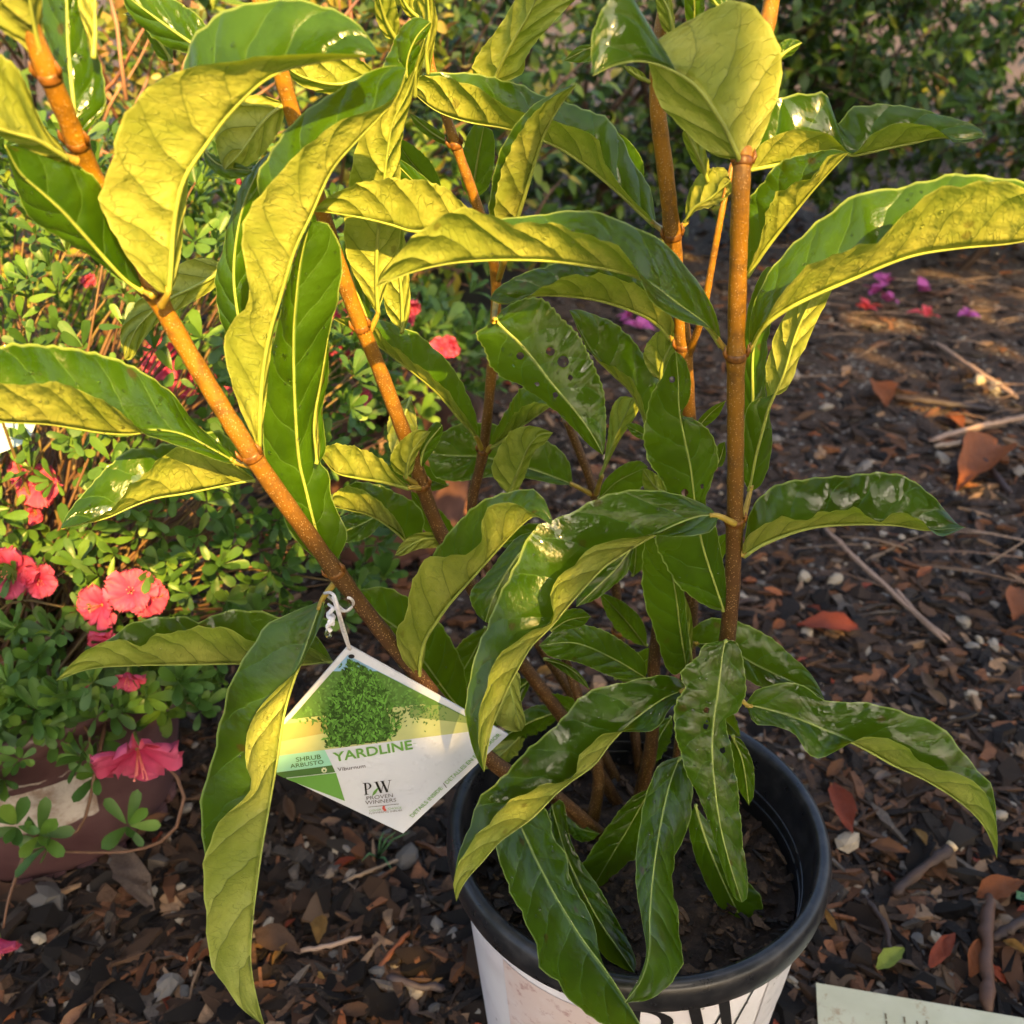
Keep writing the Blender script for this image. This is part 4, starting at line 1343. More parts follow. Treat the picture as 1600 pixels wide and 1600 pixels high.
STONES = [stone_template(rng) for _ in range(8)]
ST_COL = [(.27, .235, .19), (.17, .15, .13), (.36, .30, .22), (.11, .10, .09), (.28, .20, .13)]
ST_NAME = ['pale grey', 'grey', 'cream', 'dark grey', 'tan']
items = []
placed = [(635, 1350, .026, 3), (1505, 975, .017, 0), (1345, 1020, .016, 0), (1325, 1320, .020, 2), (1470, 720, .022, 0), (1350, 735, .024, 1), (1520, 1015, .016, 0), (1445, 1140, .014, 0),
          (1515, 1090, .016, 2), (650, 1560, .016, 2), (620, 1510, .012, 2), (515, 1560, .015, 0), (525, 1595, .014, 0), (265, 1545, .020, 1), (1490, 1325, .013, 2), (1310, 1405, .012, 0),
          (1375, 1540, .011, 0), (1305, 910, .02, 2), (1350, 1020, .014, 0), (1280, 1090, .013, 1), (1290, 640, .02, 0), (1405, 845, .015, 2), (1380, 840, .016, 0), (1550, 1010, .015, 0),
          (1240, 590, .025, 0), (1365, 670, .02, 2), (1210, 690, .02, 1), (1260, 995, .02, 2), (1255, 905, .018, 2), (1530, 600, .03, 2), (1555, 610, .03, 0), (75, 1415, .034, 3), (1590, 740, .02, 1)]
for (x, y, s, c) in placed:
    g = G(x, y)
    items.append((Vector((g.x, g.y, s * .22)), rotm(rng.uniform(-.4, .4), rng.uniform(-.4, .4), rng.uniform(0, 6)), s * 1.25, rng.randrange(8), c))
for g in ground_pts(1100, rng):
    s = rng.choice([.005, .006, .008, .010, .014])
    items.append((Vector((g.x, g.y, float(ground_z(g.x, g.y)) + s * .35)), rotm(rng.uniform(-.5, .5), rng.uniform(-.5, .5), rng.uniform(0, 6)), s, rng.randrange(8), rng.choice([0, 0, 1, 1, 2, 3, 3, 4])))


def stone_set(o, k, c, p):
    q = project(p)
    big = o.matrix_basis.to_scale().x > .02
    tag(o, ('large ' if big else 'small ') + ST_NAME[c] + ' rough pebble on the mulch nearest the ' + near(p), 'pebble', 'pebbles on the mulch')


scatter(items, STONES, ST_COL, M_STONE, 'pebble', 'grit', None, 120, stone_set, 'fine pale grit sprinkled over the mulch', 'grit', False)

# fallen leaves
DL = [dry_leaf(rng, rng.uniform(.14, .24)) for _ in range(8)]
DL_COL = [(.25, .045, .016), (.25, .075, .02), (.16, .07, .03), (.10, .055, .033), (.32, .17, .04), (.26, .33, .05), (.17, .12, .09)]
DL_NAME = ['red orange', 'orange', 'rusty brown', 'dull brown', 'golden yellow', 'yellow green', 'greyish brown']
special = [(1340, 985, 1245, 978, 0, 2, 'curled red orange leaf lying on the mulch beside a split pale stick'), (1300, 1228, 1330, 1305, 0, 1, 'glossy red leaf lying against the black pot rim side'),
           (1525, 1405, 1598, 1380, 1, 0, 'flat orange oval leaf lying across a brown stick'), (1369, 1518, 1412, 1485, 5, 3, 'narrow yellow green leaf lying near the pale green card'),
           (1450, 1515, 1492, 1460, 0, 4, 'reddish folded leaf standing up from the mulch'), (1515, 1530, 1535, 1470, 1, 5, 'orange leaf tucked beside the brown stick'),
           (1565, 1475, 1605, 1495, 4, 6, 'golden brown leaf crossing the brown stick'), (1360, 1325, 1420, 1335, 2, 3, 'narrow rusty leaf right of the pot'),
           (1595, 925, 1585, 970, 1, 2, 'orange leaf near the frame of dry sticks'), (1205, 870, 1240, 880, 2, 0, 'crumpled rusty leaf beside the pebbles'),
           (180, 1330, 240, 1425, 6, 4, 'large grey brown crinkled leaf beside the maroon pot'), (215, 1310, 265, 1275, 2, 5, 'orange brown leaf propped against the maroon pot'),
           (501, 1435, 498, 1478, 4, 0, 'small golden oval leaf on dark mulch'), (400, 1460, 470, 1490, 3, 2, 'brown curled leaf lying by a thin pale twig'),
           (1500, 960, 1560, 975, 3, 1, 'dull brown leaf near grey pebbles'), (1560, 700, 1500, 760, 1, 6, 'long orange leaf among dry sticks'),
           (1370, 600, 1385, 635, 1, 3, 'small upright orange leaf behind the shrub'), (1480, 650, 1505, 672, 1, 0, 'small orange curled leaf touching a pale stick'),
           (1390, 690, 1415, 705, 2, 2, 'small reddish leaf beside a white pebble')]
for (x0, y0, x1, y1, c, k, lab) in special:
    a, b = G(x0, y0, .008), G(x1, y1, .012)
    V, F = DL[k]
    o = mk('fallen_leaf', V, F, M_DEAD, None, True, colors=np.broadcast_to(np.array(DL_COL[c]), V.shape))
    d = b - a
    o.matrix_basis = Matrix.Translation(a + Vector((0, 0, .004))) @ frame(d, (0, -.2, 1)).to_4x4() @ Matrix.Scale(d.length, 4)
    tag(o, lab, 'fallen leaf', 'fallen leaves on the mulch')
items = []
for g in ground_pts(800, rng):
    s = rng.choice([.014, .018, .022, .03])
    items.append((Vector((g.x, g.y, float(ground_z(g.x, g.y)) + .006)), rotm(rng.uniform(-.7, .7), rng.uniform(-.5, .3), rng.uniform(0, 6.3)), s, rng.randrange(8), rng.choice([1, 2, 2, 2, 3, 3, 3, 6, 6, 0, 4])))
scatter(items, DL, DL_COL, M_DEAD, 'fallen_leaf', 'leaf_litter', None, 110,
        lambda o, k, c, p: tag(o, 'small ' + DL_NAME[c] + ' curled leaf fallen nearest the ' + near(p), 'fallen leaf', 'small fallen leaves'), 'small brown leaf litter scattered over the mulch', 'leaf litter')


# sticks
def stick(pts, r, c, label, lift=.008):
    W = [G(x, y, lift + z) for x, y, z in pts]
    q = resample([tuple(w) for w in W], 14)
    rr = random.Random(int(pts[0][0] * 7 + pts[0][1]))
    q[1:-1] += np.array([[rr.uniform(-1, 1) * r * .25 for _ in range(3)] for _ in range(12)])
    V, F = tube_data([Vector(v) for v in q], [r * rr.uniform(.72, 1.1) * (.55 if i in (0, 13) else 1) for i in range(14)], 7)
    o = mk('stick', V, F, M_TWIG, None, True, colors=np.broadcast_to(np.array(c), (len(V), 3)))
    tag(o, label, 'stick', 'sticks on the mulch')
    return o


PALE, DARKW = (.36, .24, .17), (.045, .028, .022)
stick([(1288, 825, 0), (1350, 885, .004), (1410, 940, .006), (1478, 1003, .01)], .0042, PALE, 'long pale split stick lying on the mulch right of the shrub')
stick([(1400, 920, .008), (1440, 965, .01), (1484, 998, .012)], .0026, PALE, 'thin pale splinter beside the long split stick')
stick([(1462, 535, 0), (1520, 575, .01), (1590, 622, 0)], .0050, PALE, 'pale dry stick slanting over the far mulch')
stick([(1452, 690, 0), (1520, 668, .01), (1610, 650, .01)], .0055, PALE, 'pale dry stick above a shorter one')
stick([(1460, 697, 0), (1525, 691, 0)], .0065, (.42, .30, .2), 'short pale stick with cut ends')
stick([(1396, 1397, 0), (1440, 1360, .006), (1488, 1322, .012)], .0058, DARKW, 'dark stick with a pale sawn end')
stick([(1545, 1400, .005), (1542, 1470, .01), (1545, 1582, .005)], .0065, (.09, .045, .028), 'stout brown stick lying beside orange leaves')
stick([(1548, 1470, 0), (1620, 1425, .01)], .006, DARKW, 'dark stick crossing behind the brown stick')
stick([(1350, 1400, 0), (1380, 1440, .004), (1392, 1490, 0)], .003, DARKW, 'thin dark stick right of the pot')
stick([(460, 1487, 0), (510, 1478, .004), (565, 1463, .006)], .0026, (.32, .22, .16), 'thin pale curved twig on the left mulch')
stick([(585, 1525, 0), (610, 1490, .004), (640, 1455, 0)], .0026, (.22, .075, .03), 'thin reddish twig near the pot')
stick([(535, 1378, 0), (580, 1360, .004), (622, 1343, .006)], .0022, (.22, .16, .11), 'thin grey twig under the grey stone')
stick([(605, 1525, 0), (650, 1540, .004), (695, 1543, 0)], .0036, (.06, .045, .045), 'dark twig lying left of the pot')
stick([(1500, 690, 0), (1545, 730, .01), (1580, 770, 0)], .007, (.04, .028, .03), 'dark bark stick among orange leaves')
stick([(1390, 620, 0), (1470, 630, .006), (1545, 640, 0)], .007, (.04, .03, .03), 'long dark stick half buried in far mulch')
g1 = G(1488, 1322, .022)
V, F = tube_data([g1 + Vector((-.002, -.001, -.001)), g1 + Vector((.0012, .0010, .0010))], .0057, 9)
ends = [o for o in bpy.data.objects if o.get('label') == 'dark stick with a pale sawn end'][0]
mk('sawn_end', V, F, M_TWIG, ends, True, colors=np.broadcast_to(np.array((.55, .42, .25)), (len(V), 3)))
# dry grass straw in the far right
J = Join()
for _ in range(120):
    px, py = rng.uniform(1150, 1700), rng.uniform(375, 520) + rng.gauss(0, 12)
    if rng.random() < .3:
        px, py = rng.uniform(1150, 1650), rng.uniform(430, 900)
    g = G(px, py, rng.uniform(.004, .02))
    if not clear_of_pots(g.x, g.y):
        continue
    a = rng.gauss(0, .5)
    L = rng.uniform(.06, .22)
    d = Vector((math.cos(a), math.sin(a), rng.uniform(-.05, .08))) * L
    V, F = tube_data([g, g + d * .5 + Vector((0, 0, .006)), g + d], rng.uniform(.0007, .0016), 4)
    J.add([tuple(v) for v in V], F, rng.choice([(.30, .21, .15), (.22, .15, .10), (.16, .10, .07)]))
tag(J.build('pine_straw', M_TWIG), 'dry tan straw strewn over the far mulch', 'straw', kind='stuff')
# small green seedling under the tag, clover
M_SEED = simple('seedling_green', (.06, .16, .06), .5, 90, .3)
sd = empty('grass_seedling', G(590, 1335))
tag(sd, 'tiny green grass seedling growing in mulch below the plant tag', 'seedling')
base = G(590, 1340, .0)
for (x, y, h) in ((565, 1345, .03), (618, 1300, .05), (612, 1358, .02), (640, 1300, .05), (600, 1300, .045)):
    e = G(x, y, h)
    tube('blade', [base, base.lerp(e, .5) + Vector((0, 0, .008)), e], [.0012, .0010, .0003], M_SEED, sd, 5)
cl = empty('clover_sprout', G(1592, 1415))
tag(cl, 'small green clover sprout beside the flat orange leaf', 'clover')
for k in range(4):
    V, F = oval_leaf(rng, .42, .1, .1, 4)
    o = mk('leaflet', V, F, M_SEED, None)
    o.parent = cl
    o.matrix_parent_inverse = Matrix()
    o.matrix_basis = Matrix.Translation((0, 0, .012)) @ rotm(0, -.2, k * 1.57 + .4).to_4x4() @ Matrix.Scale(.0075, 4)
tube('stalk', [G(1592, 1415), G(1592, 1415) + Vector((0, 0, .013))], .0006, M_SEED, cl, 5)

# ------------------------------------------------------------------ pale green card bottom right
def card_mat():
    t = NT('pale_green_card')
    tc = t.n('ShaderNodeTexCoord').outputs['Object']
    c = t.mix(t.step(t.noise(tc, 26, 4), .3, .7), (.50, .49, .33), (.57, .56, .40))
    c = t.mix(t.math('MULTIPLY', t.step(t.noise(tc, 45, 6, .7), .56, .68), .7), c, (.32, .19, .09))
    return t.done(t.bsdf(c, .45))


A = G(1275, 1536, .016)
B = G(1610, 1593, .016)
ex = (B - A).normalized()
ey = Vector((-ex.y, ex.x, 0)) * -1
card = []
for z in (.0, .0025):
    for (u, v) in ((0, 0), (.24, 0), (.24, .15), (0, .15)):
        p = A + ex * u + ey * v
        card.append((p.x, p.y, A.z - .002 + z - .06 * v))
cd = mk('plant_card', card, [(3, 2, 1, 0), (4, 5, 6, 7), (0, 1, 5, 4), (1, 2, 6, 5), (2, 3, 7, 6), (3, 0, 4, 7)], card_mat(), None, False)
tag(cd, 'stained pale green card lying on the mulch beside the white pot', 'card')
M_BINK = simple('brown_ink', (.16, .12, .06), .5)
J = Join()
for (u, v, n) in ((.055, .018, 5), (.07, .018, 7), (.080, .02, 6), (.088, .018, 6), (.125, .018, 3)):
    for k in range(n):
        a = v + k * .0065
        L = rng.uniform(.003, .006)
        q = []
        for (du, dv) in ((0, 0), (.0016, 0), (.0016, L), (0, L)):
            p = A + ex * (u + du) + ey * (a + dv)
            q.append((p.x, p.y, A.z + .0011 - .06 * (a + dv)))
        J.add(q, [(0, 1, 2, 3)])
J.build('printed_text', M_BINK, cd, False)

# ------------------------------------------------------------------ hanging plant tag
TT, TR, TL = P(545, 1007, .485), P(794, 1147, .50), P(389, 1187, .475)
TN = (TR - TT).cross(TL - TT).normalized()
if TN.y > 0:
    TN = -TN
TB = onplane(630, 1301, TT, TN)


def tp(px, py, layer=0):
    return onplane(px, py, TT, TN) + TN * (0.00035 * layer + .0006)


def tpoly(name, pts, layer, mat, parent, smooth=False):
    V = [tp(x, y, layer) for x, y in pts]
    n = (V[1] - V[0]).cross(V[2] - V[0])
    f = tuple(range(len(V)))
    if n.dot(TN) < 0:
        f = f[::-1]
    return mk(name, V, [f], mat, parent, smooth)


tagE = empty('plant_tag', TT)
tag(tagE, 'diamond shaped white plant tag with a shrub photo hanging from the left stem', 'plant tag')


def tag_white():
    t = NT('tag_card')
    tc = t.n('ShaderNodeTexCoord').outputs['Object']
    vo = t.voro(tc, 210)
    n = t.bump(t.step(vo.outputs['Distance'], .45, .1), .25, .0006)
    c = t.mix(t.step(t.noise(tc, 30, 3), .3, .7), (.58, .62, .72), (.63, .665, .75))
    return t.done(t.bsdf(c, .28, n, .5))


M_TAG = tag_white()
# card body, slightly bowed, 1.2 mm folded stock
V, F = [], []
n = 8
for lay in (0, 1):
    for i in range(n + 1):
        for j in range(n + 1):
            u, v = i / n, j / n
            p = TT * (1 - u) * (1 - v) + TR * u * (1 - v) + TB * u * v + TL * (1 - u) * v
            V.append(p + TN * (.0006 if lay else -.0006))
q = (n + 1) ** 2
for i in range(n):
    for j in range(n):
        a = i * (n + 1) + j
        F += [(a, a + 1, a + n + 2, a + n + 1), (q + a, q + a + n + 1, q + a + n + 2, q + a + 1)]
for i in range(n):
    for (a, b) in ((i, i + 1), (n * (n + 1) + i, n * (n + 1) + i + 1), (i * (n + 1), (i + 1) * (n + 1)), (i * (n + 1) + n, (i + 1) * (n + 1) + n)):
        F.append((a, b, q + b, q + a))
mk('card', V, F, M_TAG, tagE, False)
M_PRINT = attr_mat('tag_photo_print', .3, 0, 0, 200, .001, .12, .5)
# printed photograph: sky, trees, lawn, a big shrub
photo = [(543, 1022), (728, 1118), (733, 1141), (415, 1181), (405, 1177)]


def inside(x, y):
    c = False
    j = len(photo) - 1
    for i in range(len(photo)):
        xi, yi = photo[i]
        xj, yj = photo[j]
        if (yi > y) != (yj > y) and x < (xj - xi) * (y - yi) / (yj - yi) + xi:
            c = not c
        j = i
    return c


J = Join()


def jp(pts, layer, c):
    V = [tuple(tp(x, y, layer)) for x, y in pts]
    a, b, d = Vector(V[0]), Vector(V[1]), Vector(V[2])
    f = tuple(range(len(V)))
    if (b - a).cross(d - a).dot(TN) < 0:
        f = f[::-1]
    J.add(V, [f], c)


jp(photo, 1, (.26, .46, .70))
jp([(520, 1047), (590, 1047), (728, 1118), (733, 1141), (415, 1181), (405, 1177)], 1.5, (.10, .21, .045))
jp([(452, 1122), (660, 1098), (726, 1118), (733, 1141), (415, 1181), (407, 1175)], 2, (.46, .50, .22))
jp([(562, 1040), (580, 1060), (600, 1090), (610, 1130), (604, 1155), (520, 1164), (510, 1130), (520, 1090), (545, 1058)], 2.9, (.022, .055, .012))
jp([(440, 1130), (520, 1118), (525, 1140), (418, 1160)], 2.3, (.40, .36, .12))
jp([(640, 1101), (690, 1099), (726, 1118), (733, 1128), (640, 1118)], 2.3, (.22, .30, .10))
rr = random.Random(5)


def dab(x, y, L, w, a, layer, c):
    ca, sa = math.cos(a), math.sin(a)
    pts = [(x, y), (x + ca * L * .5 - sa * w, y + sa * L * .5 + ca * w), (x + ca * L, y + sa * L), (x + ca * L * .5 + sa * w, y + sa * L * .5 - ca * w)]
    if all(inside(*p) for p in pts):
        jp(pts, layer, c)


for _ in range(900):
    x = rr.uniform(430, 725)
    y = rr.uniform(1032, 1112 + (14 if x < 510 else 0))
    k = rr.uniform(.5, 1.3)
    dab(x, y, rr.uniform(4, 9), rr.uniform(1.2, 2.4), rr.uniform(0, 6.28), 2.6, (.13 * k, .28 * k, .06 * k))
for _ in range(90):
    x, y = rr.gauss(655, 22), rr.gauss(1112, 12)
    k = rr.uniform(.6, 1.3)
    dab(x, y, rr.uniform(3, 7), 1.2, rr.uniform(0, 6.28), 2.8, (.10 * k, .20 * k, .05 * k))
for i in range(1600):
    v_ = rr.random() ** .8
    x, y = 562 + rr.uniform(-1, 1) * (14 + 46 * min(1, v_ * 1.5) * (1 if v_ < .85 else .8)), 1032 + 134 * v_
    k = rr.choice([.5, .8, 1.2, 1.8, 2.6])
    dab(x, y, rr.uniform(6, 12), rr.uniform(1.3, 2.2), rr.gauss(-1.57, .8), 3 + i * .0006, (.055 * k, .135 * k, .022 * k))
J.build('printed_photo', M_PRINT, tagE, False)
M_MINT = simple('mint_ink', (.30, .62, .48), .3)
M_DGREEN = simple('dark_green_ink', (.075, .17, .045), .3)
M_MGREEN = simple('leaf_green_ink', (.14, .34, .065), .3)
M_CREAM = simple('cream_ink', (.7, .72, .5), .3)
tpoly('mint_band', [(404, 1183), (507, 1169), (519, 1194), (427, 1206), (398, 1191)], 1, M_MINT, tagE)
tpoly('green_band', [(428, 1206), (519, 1194), (524, 1205), (444, 1214)], 1, M_DGREEN, tagE)
tpoly('green_triangle', [(446, 1215), (525, 1206), (539, 1250)], 1, M_MGREEN, tagE)
tpoly('sun_symbol', [(506.5 + (5 if k % 2 else 3.6) * math.cos(k * math.pi / 8), 1201 + (4.6 if k % 2 else 3.3) * math.sin(k * math.pi / 8)) for k in range(16)], 2, M_CREAM, tagE)
tpoly('sun_dot', [(506.5 + 1.9 * math.cos(k * math.pi / 5), 1201 + 1.8 * math.sin(k * math.pi / 5)) for k in range(10)], 3, M_DGREEN, tagE)


def ttext(s, p0, p1, mat, layer=2, bold=0.0, tall=1.0):
    """lettering from pixel p0 to p1 along its baseline, flat on the tag"""
    V, F = text_data(s, bold)
    a, b = tp(*p0, layer), tp(*p1, layer)
    ex_ = (b - a)
    k = ex_.length / (V[:, 0].max())
    ex_.normalize()
    ey_ = TN.cross(ex_)
    if ey_.z < 0:
        ey_ = -ey_
    W = [a + ex_ * (x * k) + ey_ * (y * k * tall) for x, y in V]
    return mk('printed_text', W, F, mat, tagE, False)


ttext('YARDLINE', (522, 1188), (645, 1168), M_MGREEN, bold=.022)
ttext('TM', (646, 1161), (650, 1160), M_MGREEN)
ttext('Viburnum', (528, 1203), (571, 1197), M_GINK)
ttext('SHRUB', (463, 1188), (502, 1183), M_DGREEN, bold=.012)
ttext('ARBUSTO', (454, 1198), (506, 1191), M_DGREEN, bold=.012)
ttext('PROVEN', (573, 1248), (614, 1243), M_GINK)
ttext('WINNERS', (571, 1255), (619, 1250), M_GINK)
ttext('COLOR', (577, 1266), (596, 1264), M_MGREEN)
ttext('CHOICE', (606, 1263), (627, 1261), M_MGREEN)
ttext('FLOWERING SHRUBS', (577, 1270), (628, 1265), M_GINK)
ttext('DETAILS INSIDE', (645, 1275), (692, 1230), M_MGREEN, bold=.006)
tpoly('divider_line', [(692, 1222), (693, 1221), (698, 1228), (697, 1229)], 2, M_GINK, tagE)
ttext('DETALLES EN EL INTERIOR', (699, 1223), (783, 1146), M_MGREEN, bold=.006)
M_REDINK = simple('red_ink', (.55, .08, .06), .3)
tpoly('petal_symbol', [(597, 1261), (600, 1265), (604, 1265), (603, 1262), (601, 1260), (602, 1257), (598, 1257)], 2, M_REDINK, tagE)
tpoly('divider_line', [(575, 1258.5), (623, 1253.5), (623, 1254.3), (575, 1259.3)], 2, M_GINK, tagE)
for polys, x0, ww in ((serif_P(), 566, 22), (serif_W(), 584, 28)):
    J = Join()
    for q_ in polys:
        V, F = subdiv_poly(q_, 1)
        J.add([tuple(tp(x0 + x * ww * .99 + (1 - y) * 2, 1240 - (x0 - 566) * .12 - y * 18 - x * ww * .12, 2)) for x, y in V], F)
    J.build('printed_logo', M_INK, tagE, False)
V = []
for k in range(9):
    u = k / 8
    w = 3.2 * math.sin(math.pi * u)
    V += [(581 + 10 * u - w * .5, 1241 - 13 * u - w * .5), (581 + 10 * u + w * .5, 1241 - 13 * u + w * .5)]
mk('printed_leaf', [tp(x, y, 3) for x, y in V], [(2 * i, 2 * i + 1, 2 * i + 3, 2 * i + 2) for i in range(8)], M_MGREEN, tagE, False)
# punched hole with metal-grey edge and white elastic loop with knot and drip
tpoly('punched_hole', [(549 + 5 * math.cos(k * math.pi / 6), 1023 + 3.4 * math.sin(k * math.pi / 6)) for k in range(12)], 3, M_INK, tagE)
M_STRING = simple('white_elastic', (.72, .70, .72), .5, 400, .15)


def cord(pts, r=.0009, name='elastic_cord'):
    q_ = resample([(x, y, z + YO) for x, y, z in pts], 24)
    return tube(name, [P(*p) for p in q_], r, M_STRING, tagE, 7)


cord([(547, 1015, .424), (540, 990, .415), (531, 960, .405), (524, 935, .402), (517, 926, .41), (507, 927, .425)])
cord([(545, 1014, .424), (535, 985, .415), (527, 955, .405), (520, 932, .405)], .0008)
cord([(507, 927, .43), (520, 938, .45), (540, 955, .455), (552, 945, .43), (549, 936, .42), (543, 934, .418)], .0009)
cord([(513, 944, .42), (525, 952, .415), (540, 955, .42), (550, 948, .425)], .0008)
cord([(521, 950, .41), (513, 962, .405), (520, 970, .40), (512, 978, .40), (517, 986, .40)], .0013, 'knot')
cord([(512, 958, .41), (522, 964, .405), (514, 972, .40), (522, 976, .40)], .0011, 'knot')
dq = P(513, 989, .40 + YO)
V, F = lathe_data([(0.0001, .0032), (.0011, .0026), (.0018, .0012), (.0021, -.0004), (.0018, -.0020), (.0009, -.0029), (.0001, -.0031)], 12, dq)
mk('water_drop', V, F, M_WATER, tagE)

# ------------------------------------------------------------------ azalea in its maroon pot
AZ = Vector((-.488, .811, 0))


def maroon():
    t = NT('maroon_plastic')
    tc = t.n('ShaderNodeTexCoord').outputs['Object']
    c = t.mix(t.step(t.noise(tc, 18, 5, .6), .3, .7), (.075, .034, .037), (.12, .062, .062))
    c = t.mix(t.math('MULTIPLY', t.step(t.noise(tc, 120, 5, .7), .6, .75), .5), c, (.20, .13, .11))
    return t.done(t.bsdf(c, .42, t.bump(t.noise(tc, 300, 3), .15, .0006)))


M_MAROON = maroon()


def scallop_pot(name, c, r0, r1, h, mat, seg=120):
    root = empty(name, c)
    V, F = lathe_data([(.001, .004), (r0 - .006, .004), (r0, .010), (r0 + (r1 - r0) * .3, h * .3), (r0 + (r1 - r0) * .8, h * .8), (r1, h - .025), (r1 + .006, h - .024), (r1 + .008, h - .004), (r1 + .004, h), (r1 - .003, h - .003), (r1 - .006, h * .7), (r0, h * .4)], seg, c)
    mk('body', V, F, mat, root)
    V, F = [], []
    n = 26
    for k in range(n):                       # moulded feet round the base
        a = 2 * math.pi * k / n
        b = .5 * 2 * math.pi / n * .62
        o_ = len(V)
        for z in (-.002, .012):
            for (aa, rr_) in ((a - b, r0 - .012), (a + b, r0 - .012), (a + b, r0 + .0035), (a, r0 + .0055), (a - b, r0 + .0035)):
                V.append((c.x + rr_ * math.cos(aa), c.y + rr_ * math.sin(aa), c.z + z))
        F += [tuple(o_ + i for i in (4, 3, 2, 1, 0)), tuple(o_ + 5 + i for i in range(5))]
        for i in range(5):
            F.append((o_ + i, o_ + (i + 1) % 5, o_ + 5 + (i + 1) % 5, o_ + 5 + i))
    mk('base_ring', V, F, mat, root, False)
    return root


azpot = scallop_pot('flower_pot', AZ, .122, .163, .215, M_MAROON)
tag(azpot, 'maroon plastic pot with torn white paper strip, under the pink azalea', 'pot')


def paper():
    t = NT('torn_paper')
    tc = t.n('ShaderNodeTexCoord').outputs['Object']
    c = t.mix(t.step(t.noise(tc, 40, 5, .7), .4, .65), (.50, .45, .40), (.28, .20, .15))
    return t.done(t.bsdf(c, .8, t.bump(t.noise(tc, 220, 5), .7, .002)))


def az_r(z):
    return .122 + (.041) * z / .19


V, F = [], []
nn = 34
pr = random.Random(3)
for i in range(nn + 1):
    a = -2.2 + i / nn * 1.38
    lo, hi = .105 - .022 * i / nn + pr.uniform(-.002, .002), .190 - .038 * i / nn + pr.uniform(-.004, .003)
    for j in range(4):
        z = lo + (hi - lo) * j / 3
        r = az_r(z) + .0012 + pr.uniform(0, .0008)
        V.append((AZ.x + r * math.cos(a), AZ.y + r * math.sin(a), z))
for i in range(nn):
    for j in range(3):
        F.append((i * 4 + j, (i + 1) * 4 + j, (i + 1) * 4 + j + 1, i * 4 + j + 1))
mk('torn_label', V, F, paper(), azpot)
V, F = lathe_data([(.0, .165), (.05, .168), (.11, .166), (.155, .162)], 40, AZ)
mk('soil_surface', V, F, bpy.data.materials['potting_soil'], azpot)

azalea = empty('azalea_bush', (AZ.x, AZ.y, .16))
tag(azalea, 'potted azalea with small green leaves and coral pink ruffled flowers', 'azalea')
rng = random.Random(77)
AZL = [round_leaf(rng, w=rng.uniform(.17, .23), fold=rng.uniform(.1, .4), curl=rng.uniform(.0, .3)) for _ in range(6)]
AZC = [(.070, .150, .028), (.048, .112, .021), (.095, .19, .028), (.14, .24, .038), (.080, .15, .045)]
items, twigs = [], Join()
heads = []


def whorl(p, d, n, s, items_=None):
    d = d.normalized()
    x = d.orthogonal().normalized()
    y = d.cross(x)
    ph = rng.random() * 6.28
    for k in range(n):
        a = ph + k * 2.399
        el = rng.uniform(.25, 1.0) if k < n - 2 else rng.uniform(1.0, 1.4)
        dv = (x * math.cos(a) + y * math.sin(a)) * math.cos(el) + d * math.sin(el)
        R = frame(dv, d)
        items.append((p + dv * .002 - d * rng.uniform(0, .006), R, s * rng.uniform(.7, 1.15), rng.randrange(6), rng.choices(range(5), [30, 30, 16, 8, 16])[0]))


AC = Vector((-.40, .99, .37))
n_wh = 0
while n_wh < 1500:
    u, v = rng.uniform(-1, 1), rng.uniform(0, 6.283)
    r = rng.uniform(.45, 1) ** .5
    q_ = math.sqrt(1 - u * u)
    dirv = Vector((q_ * math.cos(v), q_ * math.sin(v), u))
    p = AC + Vector((dirv.x * .40 * r, dirv.y * .30 * r, dirv.z * .29 * r))
    if p.z < .17 + .25 * max(0, p.x + .36) or p.y < .66:
        continue
    pj = project(p)
    if pj is None or pj[0] > 640 or pj[1] > 1150:
        continue
    if p.x > -.13:
        continue
    n_wh += 1
    d = (dirv + Vector((0, -.25, .55)) + Vector((rng.gauss(0, .3), rng.gauss(0, .3), rng.gauss(0, .2)))).normalized()
    whorl(p, d, rng.randint(5, 8), rng.uniform(.016, .025))
    base = Vector((AZ.x + rng.gauss(0, .05), AZ.y + rng.gauss(0, .05), .165))
    if n_wh % 5 == 0:
        mid = base.lerp(p, .55) + Vector((rng.gauss(0, .02), rng.gauss(0, .02), .03))
        V, F = tube_data([Vector(q2) for q2 in resample([tuple(base), tuple(mid), tuple(p)], 7)], list(np.linspace(.0022, .0008, 7)), 5)
        twigs.add([tuple(v_) for v_ in V], F, rng.choice([(.10, .05, .03), (.14, .075, .035), (.16, .11, .04)]))
for k in range(110):                         # foliage spilling over the pot rim
    a = rng.uniform(-2.9, -.2)
    r_ = rng.uniform(.125, .185)
    pz = rng.uniform(.195, .25) if r_ < .165 else rng.uniform(.165, .235)
    whorl(Vector((AZ.x + r_ * math.cos(a), AZ.y + r_ * math.sin(a), pz)), Vector((math.cos(a), math.sin(a), rng.uniform(.2, 1.0))), rng.randint(6, 8), rng.uniform(.018, .027))
